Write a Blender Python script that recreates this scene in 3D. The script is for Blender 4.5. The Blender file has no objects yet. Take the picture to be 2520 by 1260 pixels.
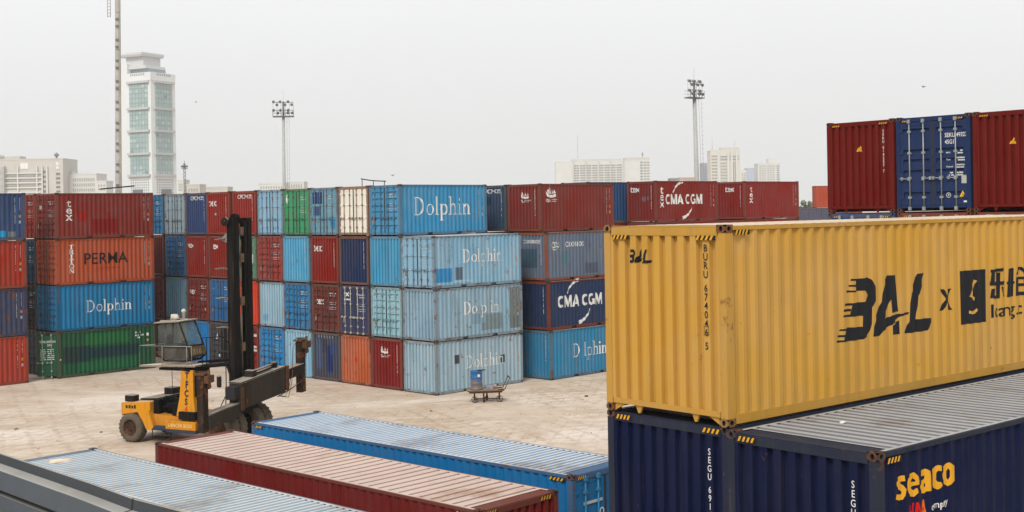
import bpy, math, random
from mathutils import Vector, Matrix
from mathutils.geometry import tessellate_polygon
import bmesh
R = math.radians
S = bpy.context.scene
C = S.collection
random.seed(7)

# ---------------------------------------------------------------- camera
FPX, HOR, ROLL, CAMZ = 3067.35, 518.33, R(-0.9736), 8.9465      # focal length and horizon row in photo pixels
cam = bpy.data.cameras.new('camera')
cam_o = bpy.data.objects.new('camera', cam); C.objects.link(cam_o)
cam.sensor_fit = 'HORIZONTAL'; cam.sensor_width = 36
cam.lens = FPX / 2520 * 36
cam.shift_y = (HOR - 630) / 2520
cam.clip_start = .2; cam.clip_end = 9000
cam_o.matrix_world = Matrix.Translation((0, 0, CAMZ)) @ Matrix.Rotation(R(90), 4, 'X') @ Matrix.Rotation(ROLL, 4, 'Z')
S.camera = cam_o

def at(px, py, Y):
    """point that is Y metres deep behind photo pixel (px, py)"""
    x, y = px - 1260, py - HOR
    c, s = math.cos(ROLL), math.sin(ROLL)
    return Vector(((c*x + s*y)/FPX*Y, Y, CAMZ - (-s*x + c*y)/FPX*Y))

# ---------------------------------------------------------------- sky, sun, exposure
SUN_EL, SUN_AZ = R(46), R(196)          # azimuth clockwise from +Y
w = bpy.data.worlds.new('World'); S.world = w; w.use_nodes = True
nt = w.node_tree; nt.nodes.clear()
out = nt.nodes.new('ShaderNodeOutputWorld'); bg = nt.nodes.new('ShaderNodeBackground')
sky = nt.nodes.new('ShaderNodeTexSky'); sky.sky_type = 'NISHITA'; sky.sun_disc = False
sky.sun_elevation = SUN_EL; sky.sun_rotation = SUN_AZ; sky.dust_density = 6
hs = nt.nodes.new('ShaderNodeHueSaturation'); hs.inputs['Saturation'].default_value = .06
tc = nt.nodes.new('ShaderNodeTexCoord'); sep = nt.nodes.new('ShaderNodeSeparateXYZ')
ramp = nt.nodes.new('ShaderNodeValToRGB'); el = ramp.color_ramp.elements
# overcast: bright dome, dimmer towards the horizon (values are relative to strength 0.1)
el[0].position = 0.0; el[0].color = (.785, .79, .785, 1)
el[1].position = 1.0; el[1].color = (.98, .99, 1.01, 1)
e = el.new(.06); e.color = (.845, .85, .85, 1)
e = el.new(.16); e.color = (.955, .96, .965, 1)
e = el.new(.45); e.color = (.95, .955, .97, 1)
mul = nt.nodes.new('ShaderNodeVectorMath'); mul.operation = 'SCALE'; mul.inputs['Scale'].default_value = 10
nz = nt.nodes.new('ShaderNodeTexNoise'); nz.inputs['Scale'].default_value = 2.2; nz.inputs['Detail'].default_value = 3
cl = nt.nodes.new('ShaderNodeMapRange'); cl.inputs['To Min'].default_value = .955; cl.inputs['To Max'].default_value = 1.045
cm = nt.nodes.new('ShaderNodeVectorMath'); cm.operation = 'SCALE'
mix = nt.nodes.new('ShaderNodeMix'); mix.data_type = 'RGBA'; mix.inputs[0].default_value = .94
L = nt.links.new
L(tc.outputs['Generated'], sep.inputs[0]); L(sep.outputs['Z'], ramp.inputs[0]); L(ramp.outputs[0], mul.inputs[0])
L(tc.outputs['Generated'], nz.inputs['Vector']); L(nz.outputs[0], cl.inputs['Value'])
L(mul.outputs[0], cm.inputs[0]); L(cl.outputs[0], cm.inputs['Scale'])
L(sky.outputs[0], hs.inputs['Color']); L(hs.outputs[0], mix.inputs[6]); L(cm.outputs[0], mix.inputs[7])
L(mix.outputs[2], bg.inputs[0]); bg.inputs[1].default_value = .1; L(bg.outputs[0], out.inputs[0])
sun = bpy.data.lights.new('sun', 'SUN'); sun.energy = 3.0; sun.angle = R(22); sun.color = (1, .965, .92)
so = bpy.data.objects.new('sun', sun); C.objects.link(so)
d = Vector((math.sin(SUN_AZ)*math.cos(SUN_EL), math.cos(SUN_AZ)*math.cos(SUN_EL), math.sin(SUN_EL)))
so.rotation_euler = d.to_track_quat('Z', 'Y').to_euler(); so.location = (0, -20, 60)
S.view_settings.view_transform = 'Standard'; S.view_settings.look = 'None'
S.view_settings.exposure = 0; S.view_settings.gamma = 1
S.render.engine = 'CYCLES'; S.cycles.use_denoising = True
S.cycles.max_bounces = 5; S.cycles.diffuse_bounces = 3; S.cycles.volume_bounces = 1
S.cycles.transparent_max_bounces = 12

# ---------------------------------------------------------------- materials
def lin(r, g, b, k=.82):
    f = lambda c: (c/255/12.92 if c/255 <= .04045 else ((c/255 + .055)/1.055)**2.4)*k
    return (f(r), f(g), f(b), 1)

class NT:
    def __init__(self, name):
        self.m = bpy.data.materials.new(name); self.m.use_nodes = True
        self.t = self.m.node_tree; self.b = self.t.nodes['Principled BSDF']
        self.out = self.t.nodes['Material Output']
    def n(self, ty, **kw):
        nd = self.t.nodes.new('ShaderNode' + ty)
        for k, v in kw.items():
            if k in nd.inputs: nd.inputs[k].default_value = v
            else: setattr(nd, k, v)
        return nd
    def l(self, a, b): self.t.links.new(a, b)
    def coords(self, scale=(1, 1, 1), kind='Object'):
        t = self.n('TexCoord'); o = self.n('ObjectInfo')
        m = self.n('Math', operation='MULTIPLY'); m.inputs[1].default_value = 57.0
        self.l(o.outputs['Random'], m.inputs[0])
        a = self.n('VectorMath', operation='ADD'); self.l(t.outputs[kind], a.inputs[0]); self.l(m.outputs[0], a.inputs[1])
        self._v = a.outputs[0]; return self._v
    def noise(self, vec, scale, detail=4, rough=.55, stretch=None, distort=0):
        if stretch:
            s = self.n('VectorMath', operation='MULTIPLY'); s.inputs[1].default_value = stretch
            self.l(vec, s.inputs[0]); vec = s.outputs[0]
        nn = self.n('TexNoise', Scale=scale, Detail=detail, Roughness=rough, Distortion=distort)
        self.l(vec, nn.inputs['Vector']); return nn.outputs[0]
    def rng(self, v, a, b, lo=0.0, hi=1.0):
        r = self.n('MapRange'); r.inputs['From Min'].default_value = a; r.inputs['From Max'].default_value = b
        r.inputs['To Min'].default_value = lo; r.inputs['To Max'].default_value = hi
        self.l(v, r.inputs['Value']); return r.outputs[0]
    def mixc(self, f, a, b):
        m = self.n('Mix', data_type='RGBA')
        if isinstance(f, (int, float)): m.inputs[0].default_value = f
        else: self.l(f, m.inputs[0])
        for i, x in ((6, a), (7, b)):
            if isinstance(x, tuple): m.inputs[i].default_value = x
            else: self.l(x, m.inputs[i])
        return m.outputs[2]
    def bump(self, h, strength=.3, dist=.02):
        b = self.n('Bump', Strength=strength, Distance=dist); self.l(h, b.inputs['Height']); self.l(b.outputs[0], self.b.inputs['Normal'])

_mc = {}
def paint(col, rust=.35, fade=.3, grime=.35, rough=.55, dust=0.0, dustc=(.50, .46, .41, 1), name='worn_paint'):
    key = (col, rust, fade, grime, rough, dust, dustc)
    if key in _mc: return _mc[key]
    k = NT(name); v = k.coords()
    if col[2] > col[1] > col[0] and col[2] > 2.6*col[0] and col[1] > .08: col = (col[0], col[1]*1.06, col[2]*.93, 1)
    if col[0] > 2.6*col[1] and col[0] > .1: col = (col[0]*1.10, col[1]*.90, col[2]*.84, 1)
    g0 = .3*col[0] + .5*col[1] + .2*col[2]; col = tuple(max(.004, (g0 + (c - g0)*1.08)*.9) for c in col[:3]) + (1,)
    g = .3*col[0] + .5*col[1] + .2*col[2]
    fadec = tuple(min(1, c*.72 + (g*1.1 + .045)*.28) for c in col[:3]) + (1,)
    dark = tuple(c*.72 for c in col[:3]) + (1,)
    nA = k.noise(v, .7, 6, .65)
    c = k.mixc(k.rng(nA, .36, .66, 0, min(1, fade*2.0)), col, fadec)
    c = k.mixc(k.rng(k.noise(v, .9, 3, .5, (1, 1, .5)), .52, .75, 0, .55), c, dark)
    st = k.noise(v, 1.0, 6, .65, (5, 5, .28))
    c = k.mixc(k.rng(st, .52, .78, 0, grime), c, (.07, .056, .043, 1))
    c = k.mixc(k.rng(k.noise(v, 1.0, 5, .6, (7, 7, .35)), .56, .8, 0, fade*.8), c, fadec)
    rs = k.noise(v, 2.0, 10, .74)
    rc = k.mixc(k.noise(v, 9, 4), (.20, .075, .03, 1), (.055, .028, .018, 1))
    t = .685 - .17*rust
    c = k.mixc(k.rng(rs, t, t + .07, 0, .9), c, rc)
    t2 = .735 - .10*rust
    c = k.mixc(k.rng(k.noise(v, 13, 5, .65, (1, 1, .55)), t2, t2 + .03, 0, .85), c, rc)
    dr = k.noise(v, 1.0, 6, .62, (9, 9, .22))                   # rust runs
    dm_ = k.n('Math', operation='MULTIPLY'); k.l(k.rng(dr, .60, .72, 0, .25 + .6*min(1, rust)), dm_.inputs[0]); k.l(k.rng(k.noise(v, .8, 4), .45, .62), dm_.inputs[1])
    c = k.mixc(dm_.outputs[0], c, (.16, .075, .035, 1))
    if dust > 0:
        geo = k.n('NewGeometry'); sp = k.n('SeparateXYZ'); k.l(geo.outputs['Normal'], sp.inputs[0])
        up = k.rng(sp.outputs['Z'], .40, .65)
        dn = k.rng(k.noise(v, .7, 7, .65, (1, .45, 1)), .25, .6, dust*.86, dust)
        d_st = k.rng(k.noise(v, .55, 9, .72, (1, .6, 1)), .53, .66, 0, .9)
        mm = k.n('Math', operation='MULTIPLY'); k.l(up, mm.inputs[0]); k.l(dn, mm.inputs[1])
        d2 = k.mixc(k.rng(k.noise(v, 2.6, 8, .7), .5, .78, 0, .5), dustc, tuple(x*.62 for x in dustc[:3]) + (1,))
        d2 = k.mixc(d_st, d2, (dustc[0]*.62, dustc[1]*.48, dustc[2]*.36, 1))
        c = k.mixc(mm.outputs[0], c, d2)
    k.l(c, k.b.inputs['Base Color'])
    k.l(k.rng(rs, .4, .7, rough, min(1, rough + .3)), k.b.inputs['Roughness'])
    k.b.inputs['Specular IOR Level'].default_value = .06
    k.bump(k.noise(v, 1.6, 3), .35, .03)
    _mc[key] = k.m; return k.m

def lettering(col, wear=.3, rough=.6):
    key = ('let', col, wear)
    if key in _mc: return _mc[key]
    k = NT('stencilled_paint'); v = k.coords()
    k.l(k.mixc(k.rng(k.noise(v, 3, 5), .4, .7, 0, .5), col, tuple(c*.78 for c in col[:3]) + (1,)), k.b.inputs['Base Color'])
    k.b.inputs['Roughness'].default_value = rough; k.b.inputs['Specular IOR Level'].default_value = .08
    if wear > 0:
        tr = k.n('BsdfTransparent'); mx = k.n('MixShader')
        t = .74 - .18*wear
        k.l(k.rng(k.noise(v, 7, 8, .7, (1, 1, .6)), t, t + .05), mx.inputs[0])
        k.l(k.b.outputs[0], mx.inputs[1]); k.l(tr.outputs[0], mx.inputs[2]); k.l(mx.outputs[0], k.out.inputs['Surface'])
    _mc[key] = k.m; return k.m

def plain(name, col, rough=.7, var=.2, scale=2.0, metal=0, spec=.4):
    key = ('pl', name, col, rough)
    if key in _mc: return _mc[key]
    k = NT(name); v = k.coords()
    c = k.mixc(k.rng(k.noise(v, scale, 6, .6), .3, .7), tuple(x*(1 - var) for x in col[:3]) + (1,), tuple(min(1, x*(1 + var)) for x in col[:3]) + (1,))
    k.l(c, k.b.inputs['Base Color']); k.b.inputs['Roughness'].default_value = rough
    k.b.inputs['Metallic'].default_value = metal; k.b.inputs['Specular IOR Level'].default_value = spec
    _mc[key] = k.m; return k.m

def glass(name, tint, alpha=.5, rough=.12):
    key = ('gl', name)
    if key in _mc: return _mc[key]
    k = NT(name); v = k.coords()
    k.l(k.mixc(k.rng(k.noise(v, 3, 6), .4, .7), tint, tuple(c*1.8 + .03 for c in tint[:3]) + (1,)), k.b.inputs['Base Color'])
    k.b.inputs['Roughness'].default_value = rough
    k.l(k.rng(k.noise(v, 1.4, 5), .3, .7, max(0, alpha - .15), min(1, alpha + .15)), k.b.inputs['Alpha'])
    _mc[key] = k.m; return k.m

# ---------------------------------------------------------------- mesh helpers
class MB:
    def __init__(self): self.v = []; self.f = []; self.mi = []; self.cur = 0; self.sm = []
    def face(self, pts, smooth=False):
        i = len(self.v); self.v += [tuple(p) for p in pts]; self.f.append(tuple(range(i, i + len(pts)))); self.mi.append(self.cur); self.sm.append(smooth); return self
    def box(self, x0, y0, z0, x1, y1, z1):
        p = [(x, y, z) for x in (x0, x1) for y in (y0, y1) for z in (z0, z1)]
        i = len(self.v); self.v += p
        for q in ((0, 1, 3, 2), (4, 6, 7, 5), (0, 4, 5, 1), (2, 3, 7, 6), (0, 2, 6, 4), (1, 5, 7, 3)):
            self.f.append(tuple(i + a for a in q)); self.mi.append(self.cur); self.sm.append(False)
        return self
    def cbox(self, x0, y0, z0, x1, y1, z1, c=.01):
        """box with chamfered vertical and horizontal edges (8-gon prism along z, pulled in at the ends)"""
        def ring(z, k): return [(x0+k, y0+c+k*0, z), (x0+c, y0+k, z), (x1-c, y0+k, z), (x1-k, y0+c, z), (x1-k, y1-c, z), (x1-c, y1-k, z), (x0+c, y1-k, z), (x0+k, y1-c, z)]
        rs = [ring(z0, c*.8), ring(z0+c, 0), ring(z1-c, 0), ring(z1, c*.8)]
        return self.loft(rs, True, True)
    def loft(self, rings, cap0=True, cap1=True, smooth=False, closed=True):
        i = len(self.v); n = len(rings[0])
        for r in rings: self.v += [tuple(p) for p in r]
        for a in range(len(rings) - 1):
            for b in range(n if closed else n - 1):
                b2 = (b + 1) % n
                self.f.append((i+a*n+b, i+a*n+b2, i+(a+1)*n+b2, i+(a+1)*n+b)); self.mi.append(self.cur); self.sm.append(smooth)
        if cap0: self.f.append(tuple(i + b for b in reversed(range(n)))); self.mi.append(self.cur); self.sm.append(False)
        if cap1: self.f.append(tuple(i + (len(rings)-1)*n + b for b in range(n))); self.mi.append(self.cur); self.sm.append(False)
        return self
    def prism(self, poly, a0, a1, axis='y'):
        """polygon in the two other axes swept along axis"""
        def P(p, a): return {'y': (p[0], a, p[1]), 'x': (a, p[0], p[1]), 'z': (p[0], p[1], a)}[axis]
        return self.loft([[P(p, a0) for p in poly], [P(p, a1) for p in poly]])
    def cyl(self, p0, p1, r0, r1=None, n=10, smooth=True, caps=True):
        r1 = r0 if r1 is None else r1
        p0, p1 = Vector(p0), Vector(p1); ax = (p1 - p0).normalized()
        u = ax.orthogonal().normalized(); w_ = ax.cross(u)
        rg = lambda p, r: [p + (u*math.cos(2*math.pi*k/n) + w_*math.sin(2*math.pi*k/n))*r for k in range(n)]
        return self.loft([rg(p0, r0), rg(p1, r1)], caps, caps, smooth)
    def tube(self, pts, r, n=6):
        pts = [Vector(p) for p in pts]; rings = []
        for k, p in enumerate(pts):
            t = (pts[min(k+1, len(pts)-1)] - pts[max(k-1, 0)]).normalized()
            ref = Vector((0, 0, 1)) if abs(t.z) < .9 else Vector((1, 0, 0))
            u = t.cross(ref).normalized(); w_ = t.cross(u)
            rings.append([p + (u*math.cos(2*math.pi*j/n) + w_*math.sin(2*math.pi*j/n))*r for j in range(n)])
        return self.loft(rings, True, True, True)
    def lathe(self, prof, c, axis='z', n=28, smooth=True, caps=True):
        """prof: (radius, height) pairs"""
        rings = []
        for r, h in prof:
            ring = []
            for k in range(n):
                a = 2*math.pi*k/n; x, y = r*math.cos(a), r*math.sin(a)
                p = {'z': (x, y, h), 'y': (x, h, y), 'x': (h, x, y)}[axis]
                ring.append((p[0]+c[0], p[1]+c[1], p[2]+c[2]))
            rings.append(ring)
        return self.loft(rings, caps, caps, smooth)
    def mesh(self, name):
        me = bpy.data.meshes.new(name); me.from_pydata(self.v, [], self.f)
        me.polygons.foreach_set('material_index', self.mi)
        me.polygons.foreach_set('use_smooth', self.sm)
        bm = bmesh.new(); bm.from_mesh(me); bmesh.ops.recalc_face_normals(bm, faces=bm.faces); bm.to_mesh(me); bm.free()
        me.update(); return me
    def build(self, name, mats, parent=None, **kw):
        me = self.mesh(name)
        for m in (mats if isinstance(mats, (list, tuple)) else [mats]): me.materials.append(m)
        return obj(name, me, parent, **kw)

def obj(name, me, parent=None, label=None, cat=None, group=None, kind=None):
    o = bpy.data.objects.new(name, me); C.objects.link(o)
    if parent: o.parent = parent
    return tag(o, label, cat, group, kind)
def tag(o, label=None, cat=None, group=None, kind=None):
    if cat and not kind: kind = 'thing'
    for k, v in (('label', label), ('category', cat), ('group', group), ('kind', kind)):
        if v: o[k] = v
    return o
def thing(name, label, cat, loc=(0, 0, 0), rz=0, group=None):
    o = bpy.data.objects.new(name, None); C.objects.link(o); o.location = loc; o.rotation_euler = (0, 0, rz); o.empty_display_size = .1
    return tag(o, label, cat, group)

# ---------------------------------------------------------------- 2-D shapes for lettering
_fc = {}
def text(s, x, y, h, sx=1.0, bold=0.0, shear=0.0, align='LEFT'):
    """triangles of a line of text whose capitals are h tall, left-bottom at (x, y)"""
    key = (s, bold, shear, align)
    if key not in _fc:
        cu = bpy.data.curves.new('t', 'FONT'); cu.body = s; cu.offset = bold; cu.shear = shear; cu.align_x = align; cu.resolution_u = 3
        o = bpy.data.objects.new('t', cu); C.objects.link(o)
        dg = bpy.context.evaluated_depsgraph_get(); me = o.evaluated_get(dg).to_mesh()
        _fc[key] = [[(me.vertices[i].co.x, me.vertices[i].co.y) for i in p.vertices] for p in me.polygons]
        o.evaluated_get(dg).to_mesh_clear(); bpy.data.objects.remove(o); bpy.data.curves.remove(cu)
    k = h/.70
    return [[(x + a*k*sx, y + b*k) for a, b in p] for p in _fc[key]]
def vtext(s, x, y, h, step=None, sx=.75, bold=.008):
    """characters stacked downwards from y (top)"""
    r = []; step = step or h*1.32; yy = y - h
    for ch in s:
        if ch != ' ': r += text(ch, x, yy, h, sx, bold, align='CENTER')
        yy -= step*(1 if ch != ' ' else .55)
    return r
def rect(x0, y0, x1, y1): return [(x0, y0), (x1, y0), (x1, y1), (x0, y1)]
def arc(cx, cy, rx, ry, a0, a1, wmax, wmin=None, n=14, taper=False):
    wmin = wmax if wmin is None else wmin; q = []
    for k in range(n + 1):
        t = k/n; a = R(a0 + (a1 - a0)*t)
        wd = (wmax + (wmin - wmax)*t) if taper else wmin + (wmax - wmin)*abs(math.cos(a))
        c, s = math.cos(a), math.sin(a)
        q.append(((cx + (rx + wd/2)*c, cy + (ry + wd/2)*s), (cx + (rx - wd/2)*c, cy + (ry - wd/2)*s)))
    return [[q[k][0], q[k+1][0], q[k+1][1], q[k][1]] for k in range(n)]
SERIF = {
 'D': ([rect(.09, 0, .21, 1), rect(0, 0, .3, .045), rect(0, .955, .3, 1)] + arc(.27, .5, .47, .475, -90, 90, .14, .045), .94),
 'o': (arc(.34, .31, .25, .285, 0, 360, .12, .04, 20), .72),
 'l': ([rect(.09, 0, .2, 1.03), rect(0, 0, .29, .045), rect(.01, .985, .1, 1.03)], .35),
 'p': ([rect(.09, -.32, .2, .61), rect(0, -.32, .29, -.275), rect(.01, .565, .1, .61)] + arc(.36, .31, .23, .285, 0, 360, .12, .045, 20), .74),
 'h': ([rect(.09, 0, .2, 1.03), rect(.01, .985, .1, 1.03), rect(0, 0, .29, .045), rect(.48, 0, .59, .4), rect(.4, 0, .68, .045)] + arc(.37, .4, .165, .2, 0, 170, .12, .05), .74),
 'i': ([rect(.09, 0, .2, .61), rect(0, 0, .29, .045), rect(.01, .565, .1, .61), rect(.07, .78, .21, .93)], .35),
 'n': ([rect(.09, 0, .2, .61), rect(.01, .565, .1, .61), rect(0, 0, .29, .045), rect(.48, 0, .59, .4), rect(.4, 0, .68, .045)] + arc(.37, .4, .165, .19, 0, 170, .12, .05), .74),
 ' ': ([], .4),
 'T': ([rect(.3, 0, .48, 1), rect(.02, .9, .76, 1), rect(.02, .72, .1, .9), rect(.68, .72, .76, .9), rect(.18, 0, .6, .09)], .8),
 'R': ([rect(.12, 0, .28, 1), rect(.02, 0, .38, .09), rect(.02, .91, .4, 1), [(.36, .47), (.52, .47), (.8, 0), (.62, 0)], rect(.55, 0, .84, .09)] + arc(.38, .72, .22, .24, -90, 90, .16, .09), .84),
 'I': ([rect(.18, 0, .36, 1), rect(.05, 0, .49, .09), rect(.05, .91, .49, 1)], .54),
 'O': (arc(.42, .5, .34, .44, 0, 360, .17, .09, 20), .84),
 'N': ([rect(.1, 0, .2, 1), rect(.66, 0, .76, 1), [(.1, 1), (.26, 1), (.76, 0), (.62, 0)], rect(0, 0, .3, .08), rect(0, .92, .26, 1), rect(.56, .92, .86, 1)], .86),
}
def serif(s, x, y, h, sx=1.0, gap=0.0):
    r = []
    for ch in s:
        p, adv = SERIF[ch]
        r += [[(x + a*h*sx, y + b*h) for a, b in q] for q in p]; x += (adv + gap)*h*sx
    return r
def vserif(s, x, y, h, sx=1.0, step=1.12):
    r = []; yy = y - h
    for ch in s:
        p, adv = SERIF[ch]; r += [[(x + (a - adv/2)*h*sx, yy + b*h) for a, b in q] for q in p]; yy -= h*step
    return r
def vmarks(x, y0, y1, wd, seed=0):
    """a worn column of characters too small to read"""
    rr = random.Random(seed); r = []; y = y1
    while y > y0:
        h = wd*rr.uniform(.8, 1.5)
        if rr.random() < .88: r.append(rect(x + rr.uniform(0, .15)*wd, y - h, x + wd*rr.uniform(.6, 1), y))
        y -= h + wd*.35
    return r
def hmarks(x0, x1, y, h, seed=0):
    rr = random.Random(seed); r = []; x = x0
    while x < x1:
        wd = h*rr.uniform(.35, .8)
        if rr.random() < .85: r.append(rect(x, y, x + wd, y + h*rr.uniform(.75, 1)))
        x += wd + h*.25
    return r
def hmove(polys, dx, dy, k=1.0): return [[(a*k + dx, b*k + dy) for a, b in p] for p in polys]

# ---------------------------------------------------------------- shipping containers
W = 2.438; STD = 2.591; HC = 2.896; L20, L40 = 6.058, 12.192
def corr(a, b, pitch, depth, flat=.30, slope=.2):
    """trapezoid profile from a to b as (position, inset) pairs"""
    n = max(1, round((b - a)/pitch)); p = (b - a)/n; q = [(a, 0.0)]
    for i in range(n):
        o = a + i*p
        q += [(o + p*flat/2, 0.0), (o + p*(flat/2 + slope), depth), (o + p*(1 - flat/2 - slope), depth), (o + p*(1 - flat/2), 0.0)]
    q.append((b, 0.0)); return q
def interp(prof, x):
    if x <= prof[0][0]: return prof[0][1]
    for (x0, d0), (x1, d1) in zip(prof, prof[1:]):
        if x <= x1: return d0 + (d1 - d0)*((x - x0)/(x1 - x0) if x1 > x0 else 0)
    return prof[-1][1]
IN = .012        # outer flats of the wall sheets sit this far inside the frame
_protos = {}
def door_prof(kind, z0, z1):
    h = z1 - z0
    if kind == 'ribbed': bands = [(.10, .16), (.27, .33), (.42, .47), (.55, .60), (.70, .76), (.86, .91)]
    elif kind == 'hc': bands = [(.10, .15), (.37, .415), (.50, .545), (.62, .665), (.87, .915)]
    else: bands = [(.31, .335), (.62, .645)]
    q = [(z0 + .10, .0)]
    for a, b in bands:
        dd = .046 if kind != 'panel' else -.024
        q += [(z0 + h*a, 0), (z0 + h*a + .02, dd), (z0 + h*b - .005, dd), (z0 + h*b + .02, 0)]
    q.append((z1 - .10, 0)); return q
def proto(Lc, H, door, roof):
    key = (Lc, H, door, roof)
    if key in _protos: return _protos[key]
    parts = []; P = {}
    m = MB()                                                     # frame
    for u0 in (.002, Lc - .152):
        for v0 in (.002, W - .132): m.box(u0, v0, .11, u0 + .15, v0 + .13, H - .11)
    for v0 in (.004, W - .064):
        m.box(.17, v0, H - .075, Lc - .17, v0 + .06, H - .014)
        if Lc < 7:
            a, b = Lc/2 - 1.03, Lc/2 + 1.03; cuts = [(.17, a - .18), (a + .18, b - .18), (b + .18, Lc - .17)]
            for c_ in (a, b):
                m.box(c_ - .18, v0, .135, c_ + .18, v0 + .05, .165)
                m.box(c_ - .2, v0 + (.12 if v0 < 1 else -.12), .03, c_ + .2, v0 + (.14 if v0 < 1 else -.10), .16)
        else: cuts = [(.17, Lc - .17)]
        for a_, b_ in cuts: m.box(a_, v0, .03, b_, v0 + .05, .165)
    for u0 in (.005, Lc - .075):
        m.box(u0, .15, H - .155, u0 + .07, W - .15, H - .035)
        zs = .13 if H > 2.7 else .055; m.box(u0, .15, zs, u0 + .07, W - .15, .165 if H < 2.7 else .21)
        ua, ub = (.03, .40) if u0 < 1 else (Lc - .40, Lc - .03)
        m.box(ua, .16, H - .034, ub, W - .16, H - .02)
    if H > 2.7:                                                  # tapered gussets under the front sill
        for v0 in (.60, W - .70):
            m.prism([(v0, .129), (v0 + .14, .129), (v0 + .09, .012), (v0 + .05, .012)], Lc - .07, Lc - .03, 'x')
        for v0, sg in ((.165, 1), (W - .165, -1)):
            m.prism([(v0, .129), (v0 + .22*sg, .129), (v0, .012)], Lc - .07, Lc - .03, 'x')
    parts.append(('frame', m.mesh('frame'), 'frame'))
    for hi in (0, 1):                                            # eight corner castings with their holes
        for ue in (0, 1):
            for ve in (0, 1):
                m = MB(); sx, sy, sz = .178, .162, .118
                def T(x, y, z): return (x if not ue else Lc - x, y if not ve else W - y, z if not hi else H + .006 - z)
                def holed(o, ax, bx, la, lb, inn, ra, rb):
                    sq = []; hole = []; deep = []
                    for k in range(8):
                        t = math.pi/8 + k*math.pi/4; c, s = math.cos(t), math.sin(t); mx = max(abs(c), abs(s))
                        for arr, fa, fb, dp in ((sq, c/mx*la/2, s/mx*lb/2, 0), (hole, c*ra, s*rb, 0), (deep, c*ra, s*rb, .05)):
                            arr.append(tuple(o[i] + ax[i]*(la/2 + fa) + bx[i]*(lb/2 + fb) + inn[i]*dp for i in range(3)))
                    for k in range(8):
                        k2 = (k + 1) % 8
                        m.cur = 0; m.face([T(*sq[k]), T(*sq[k2]), T(*hole[k2]), T(*hole[k])])
                        m.cur = 1; m.face([T(*hole[k]), T(*hole[k2]), T(*deep[k2]), T(*deep[k])])
                    m.face([T(*q) for q in deep])
                e_ = -.003
                holed((e_, e_, 0), (0, 1, 0), (0, 0, 1), sy, sz, (1, 0, 0), .032, .042)
                holed((e_, e_, 0), (1, 0, 0), (0, 0, 1), sx, sz, (0, 1, 0), .042, .036)
                holed((e_, e_, 0), (1, 0, 0), (0, 1, 0), sx, sy, (0, 0, 1), .055, .032)
                m.cur = 0
                m.face([T(e_, e_, sz), T(e_ + sx, e_, sz), T(e_ + sx, e_ + sy, sz), T(e_, e_ + sy, sz)])
                m.face([T(e_ + sx, e_, 0), T(e_ + sx, e_ + sy, 0), T(e_ + sx, e_ + sy, sz), T(e_ + sx, e_, sz)])
                m.face([T(e_, e_ + sy, 0), T(e_ + sx, e_ + sy, 0), T(e_ + sx, e_ + sy, sz), T(e_, e_ + sy, sz)])
                parts.append(('corner_casting', m.mesh('corner_casting'), 'casting'))
    P['side'] = corr(.152, Lc - .152, .278, .040, .27, .22)
    for ve in (0, 1):
        m = MB(); pts = P['side']; yy = lambda d_: (IN + d_) if not ve else W - IN - d_
        m.loft([[(u, yy(d_), .163) for u, d_ in pts], [(u, yy(d_), H - .073) for u, d_ in pts]], False, False, closed=False)
        parts.append(('side_panel', m.mesh('side_panel'), 'body'))
    P['end'] = corr(.132, W - .132, .25, .072, .50, .05)
    m = MB(); pts = P['end']
    m.loft([[(Lc - IN - d_, v_, .164 if H < 2.7 else .209) for v_, d_ in pts], [(Lc - IN - d_, v_, H - .153) for v_, d_ in pts]], False, False, closed=False)
    parts.append(('end_panel', m.mesh('end_panel'), 'body'))
    pitch, fl, sl = {'fine': (.209, .42, .13), 'wide': (.335, .72, .07), 'bold': (.235, .50, .10)}[roof]
    m = MB(); pts = corr(.40, Lc - .40, pitch, .026, fl, sl); z = H - .012
    bend = lambda u, v_: -.012*math.sin(math.pi*u/Lc)**2*math.sin(math.pi*v_/W)
    for (u0, d0), (u1, d1) in zip(pts, pts[1:]):
        m.cur = 0 if (d0 == 0 and d1 == 0) else 1
        vs = [.13, .5, W/2, W - .5, W - .13]
        for va, vb in zip(vs, vs[1:]):
            m.face([(u0, va, z - d0 + bend(u0, va)), (u1, va, z - d1 + bend(u1, va)), (u1, vb, z - d1 + bend(u1, vb)), (u0, vb, z - d0 + bend(u0, vb))])
    m.cur = 0
    for va, vb in ((.06, .13), (W - .13, W - .06)): m.face([(.2, va, z), (Lc - .2, va, z), (Lc - .2, vb, z), (.2, vb, z)])
    parts.append(('roof', m.mesh('roof'), 'roof'))
    m = MB(); m.box(.16, .07, .12, Lc - .16, W - .07, .16)
    n_ = round(Lc/.5)
    for k in range(1, n_): m.box(k*Lc/n_ - .03, .1, .04, k*Lc/n_ + .03, W - .1, .119)
    parts.append(('underframe', m.mesh('underframe'), 'frame'))
    zb, zt = (.17 if H < 2.7 else .215), H - .165; P['door'] = door_prof(door, zb, zt)
    leaves = []
    for s in (0, 1):
        v0, v1 = (.137, W/2 - .012) if s == 0 else (W/2 + .012, W - .137)
        m = MB(); x0 = .02
        m.box(x0, v0, zb, x0 + .05, v0 + .09, zt); m.box(x0, v1 - .09, zb, x0 + .05, v1, zt)
        m.box(x0, v0 + .09, zb, x0 + .05, v1 - .09, zb + .10); m.box(x0, v0 + .09, zt - .10, x0 + .05, v1 - .09, zt)
        pts = P['door']
        m.loft([[(x0 + .008 + d_, v0 + .09, z_) for z_, d_ in pts], [(x0 + .008 + d_, v1 - .09, z_) for z_, d_ in pts]], False, False, closed=False)
        hv = v0 - .03 if s == 0 else v1 + .03
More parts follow.
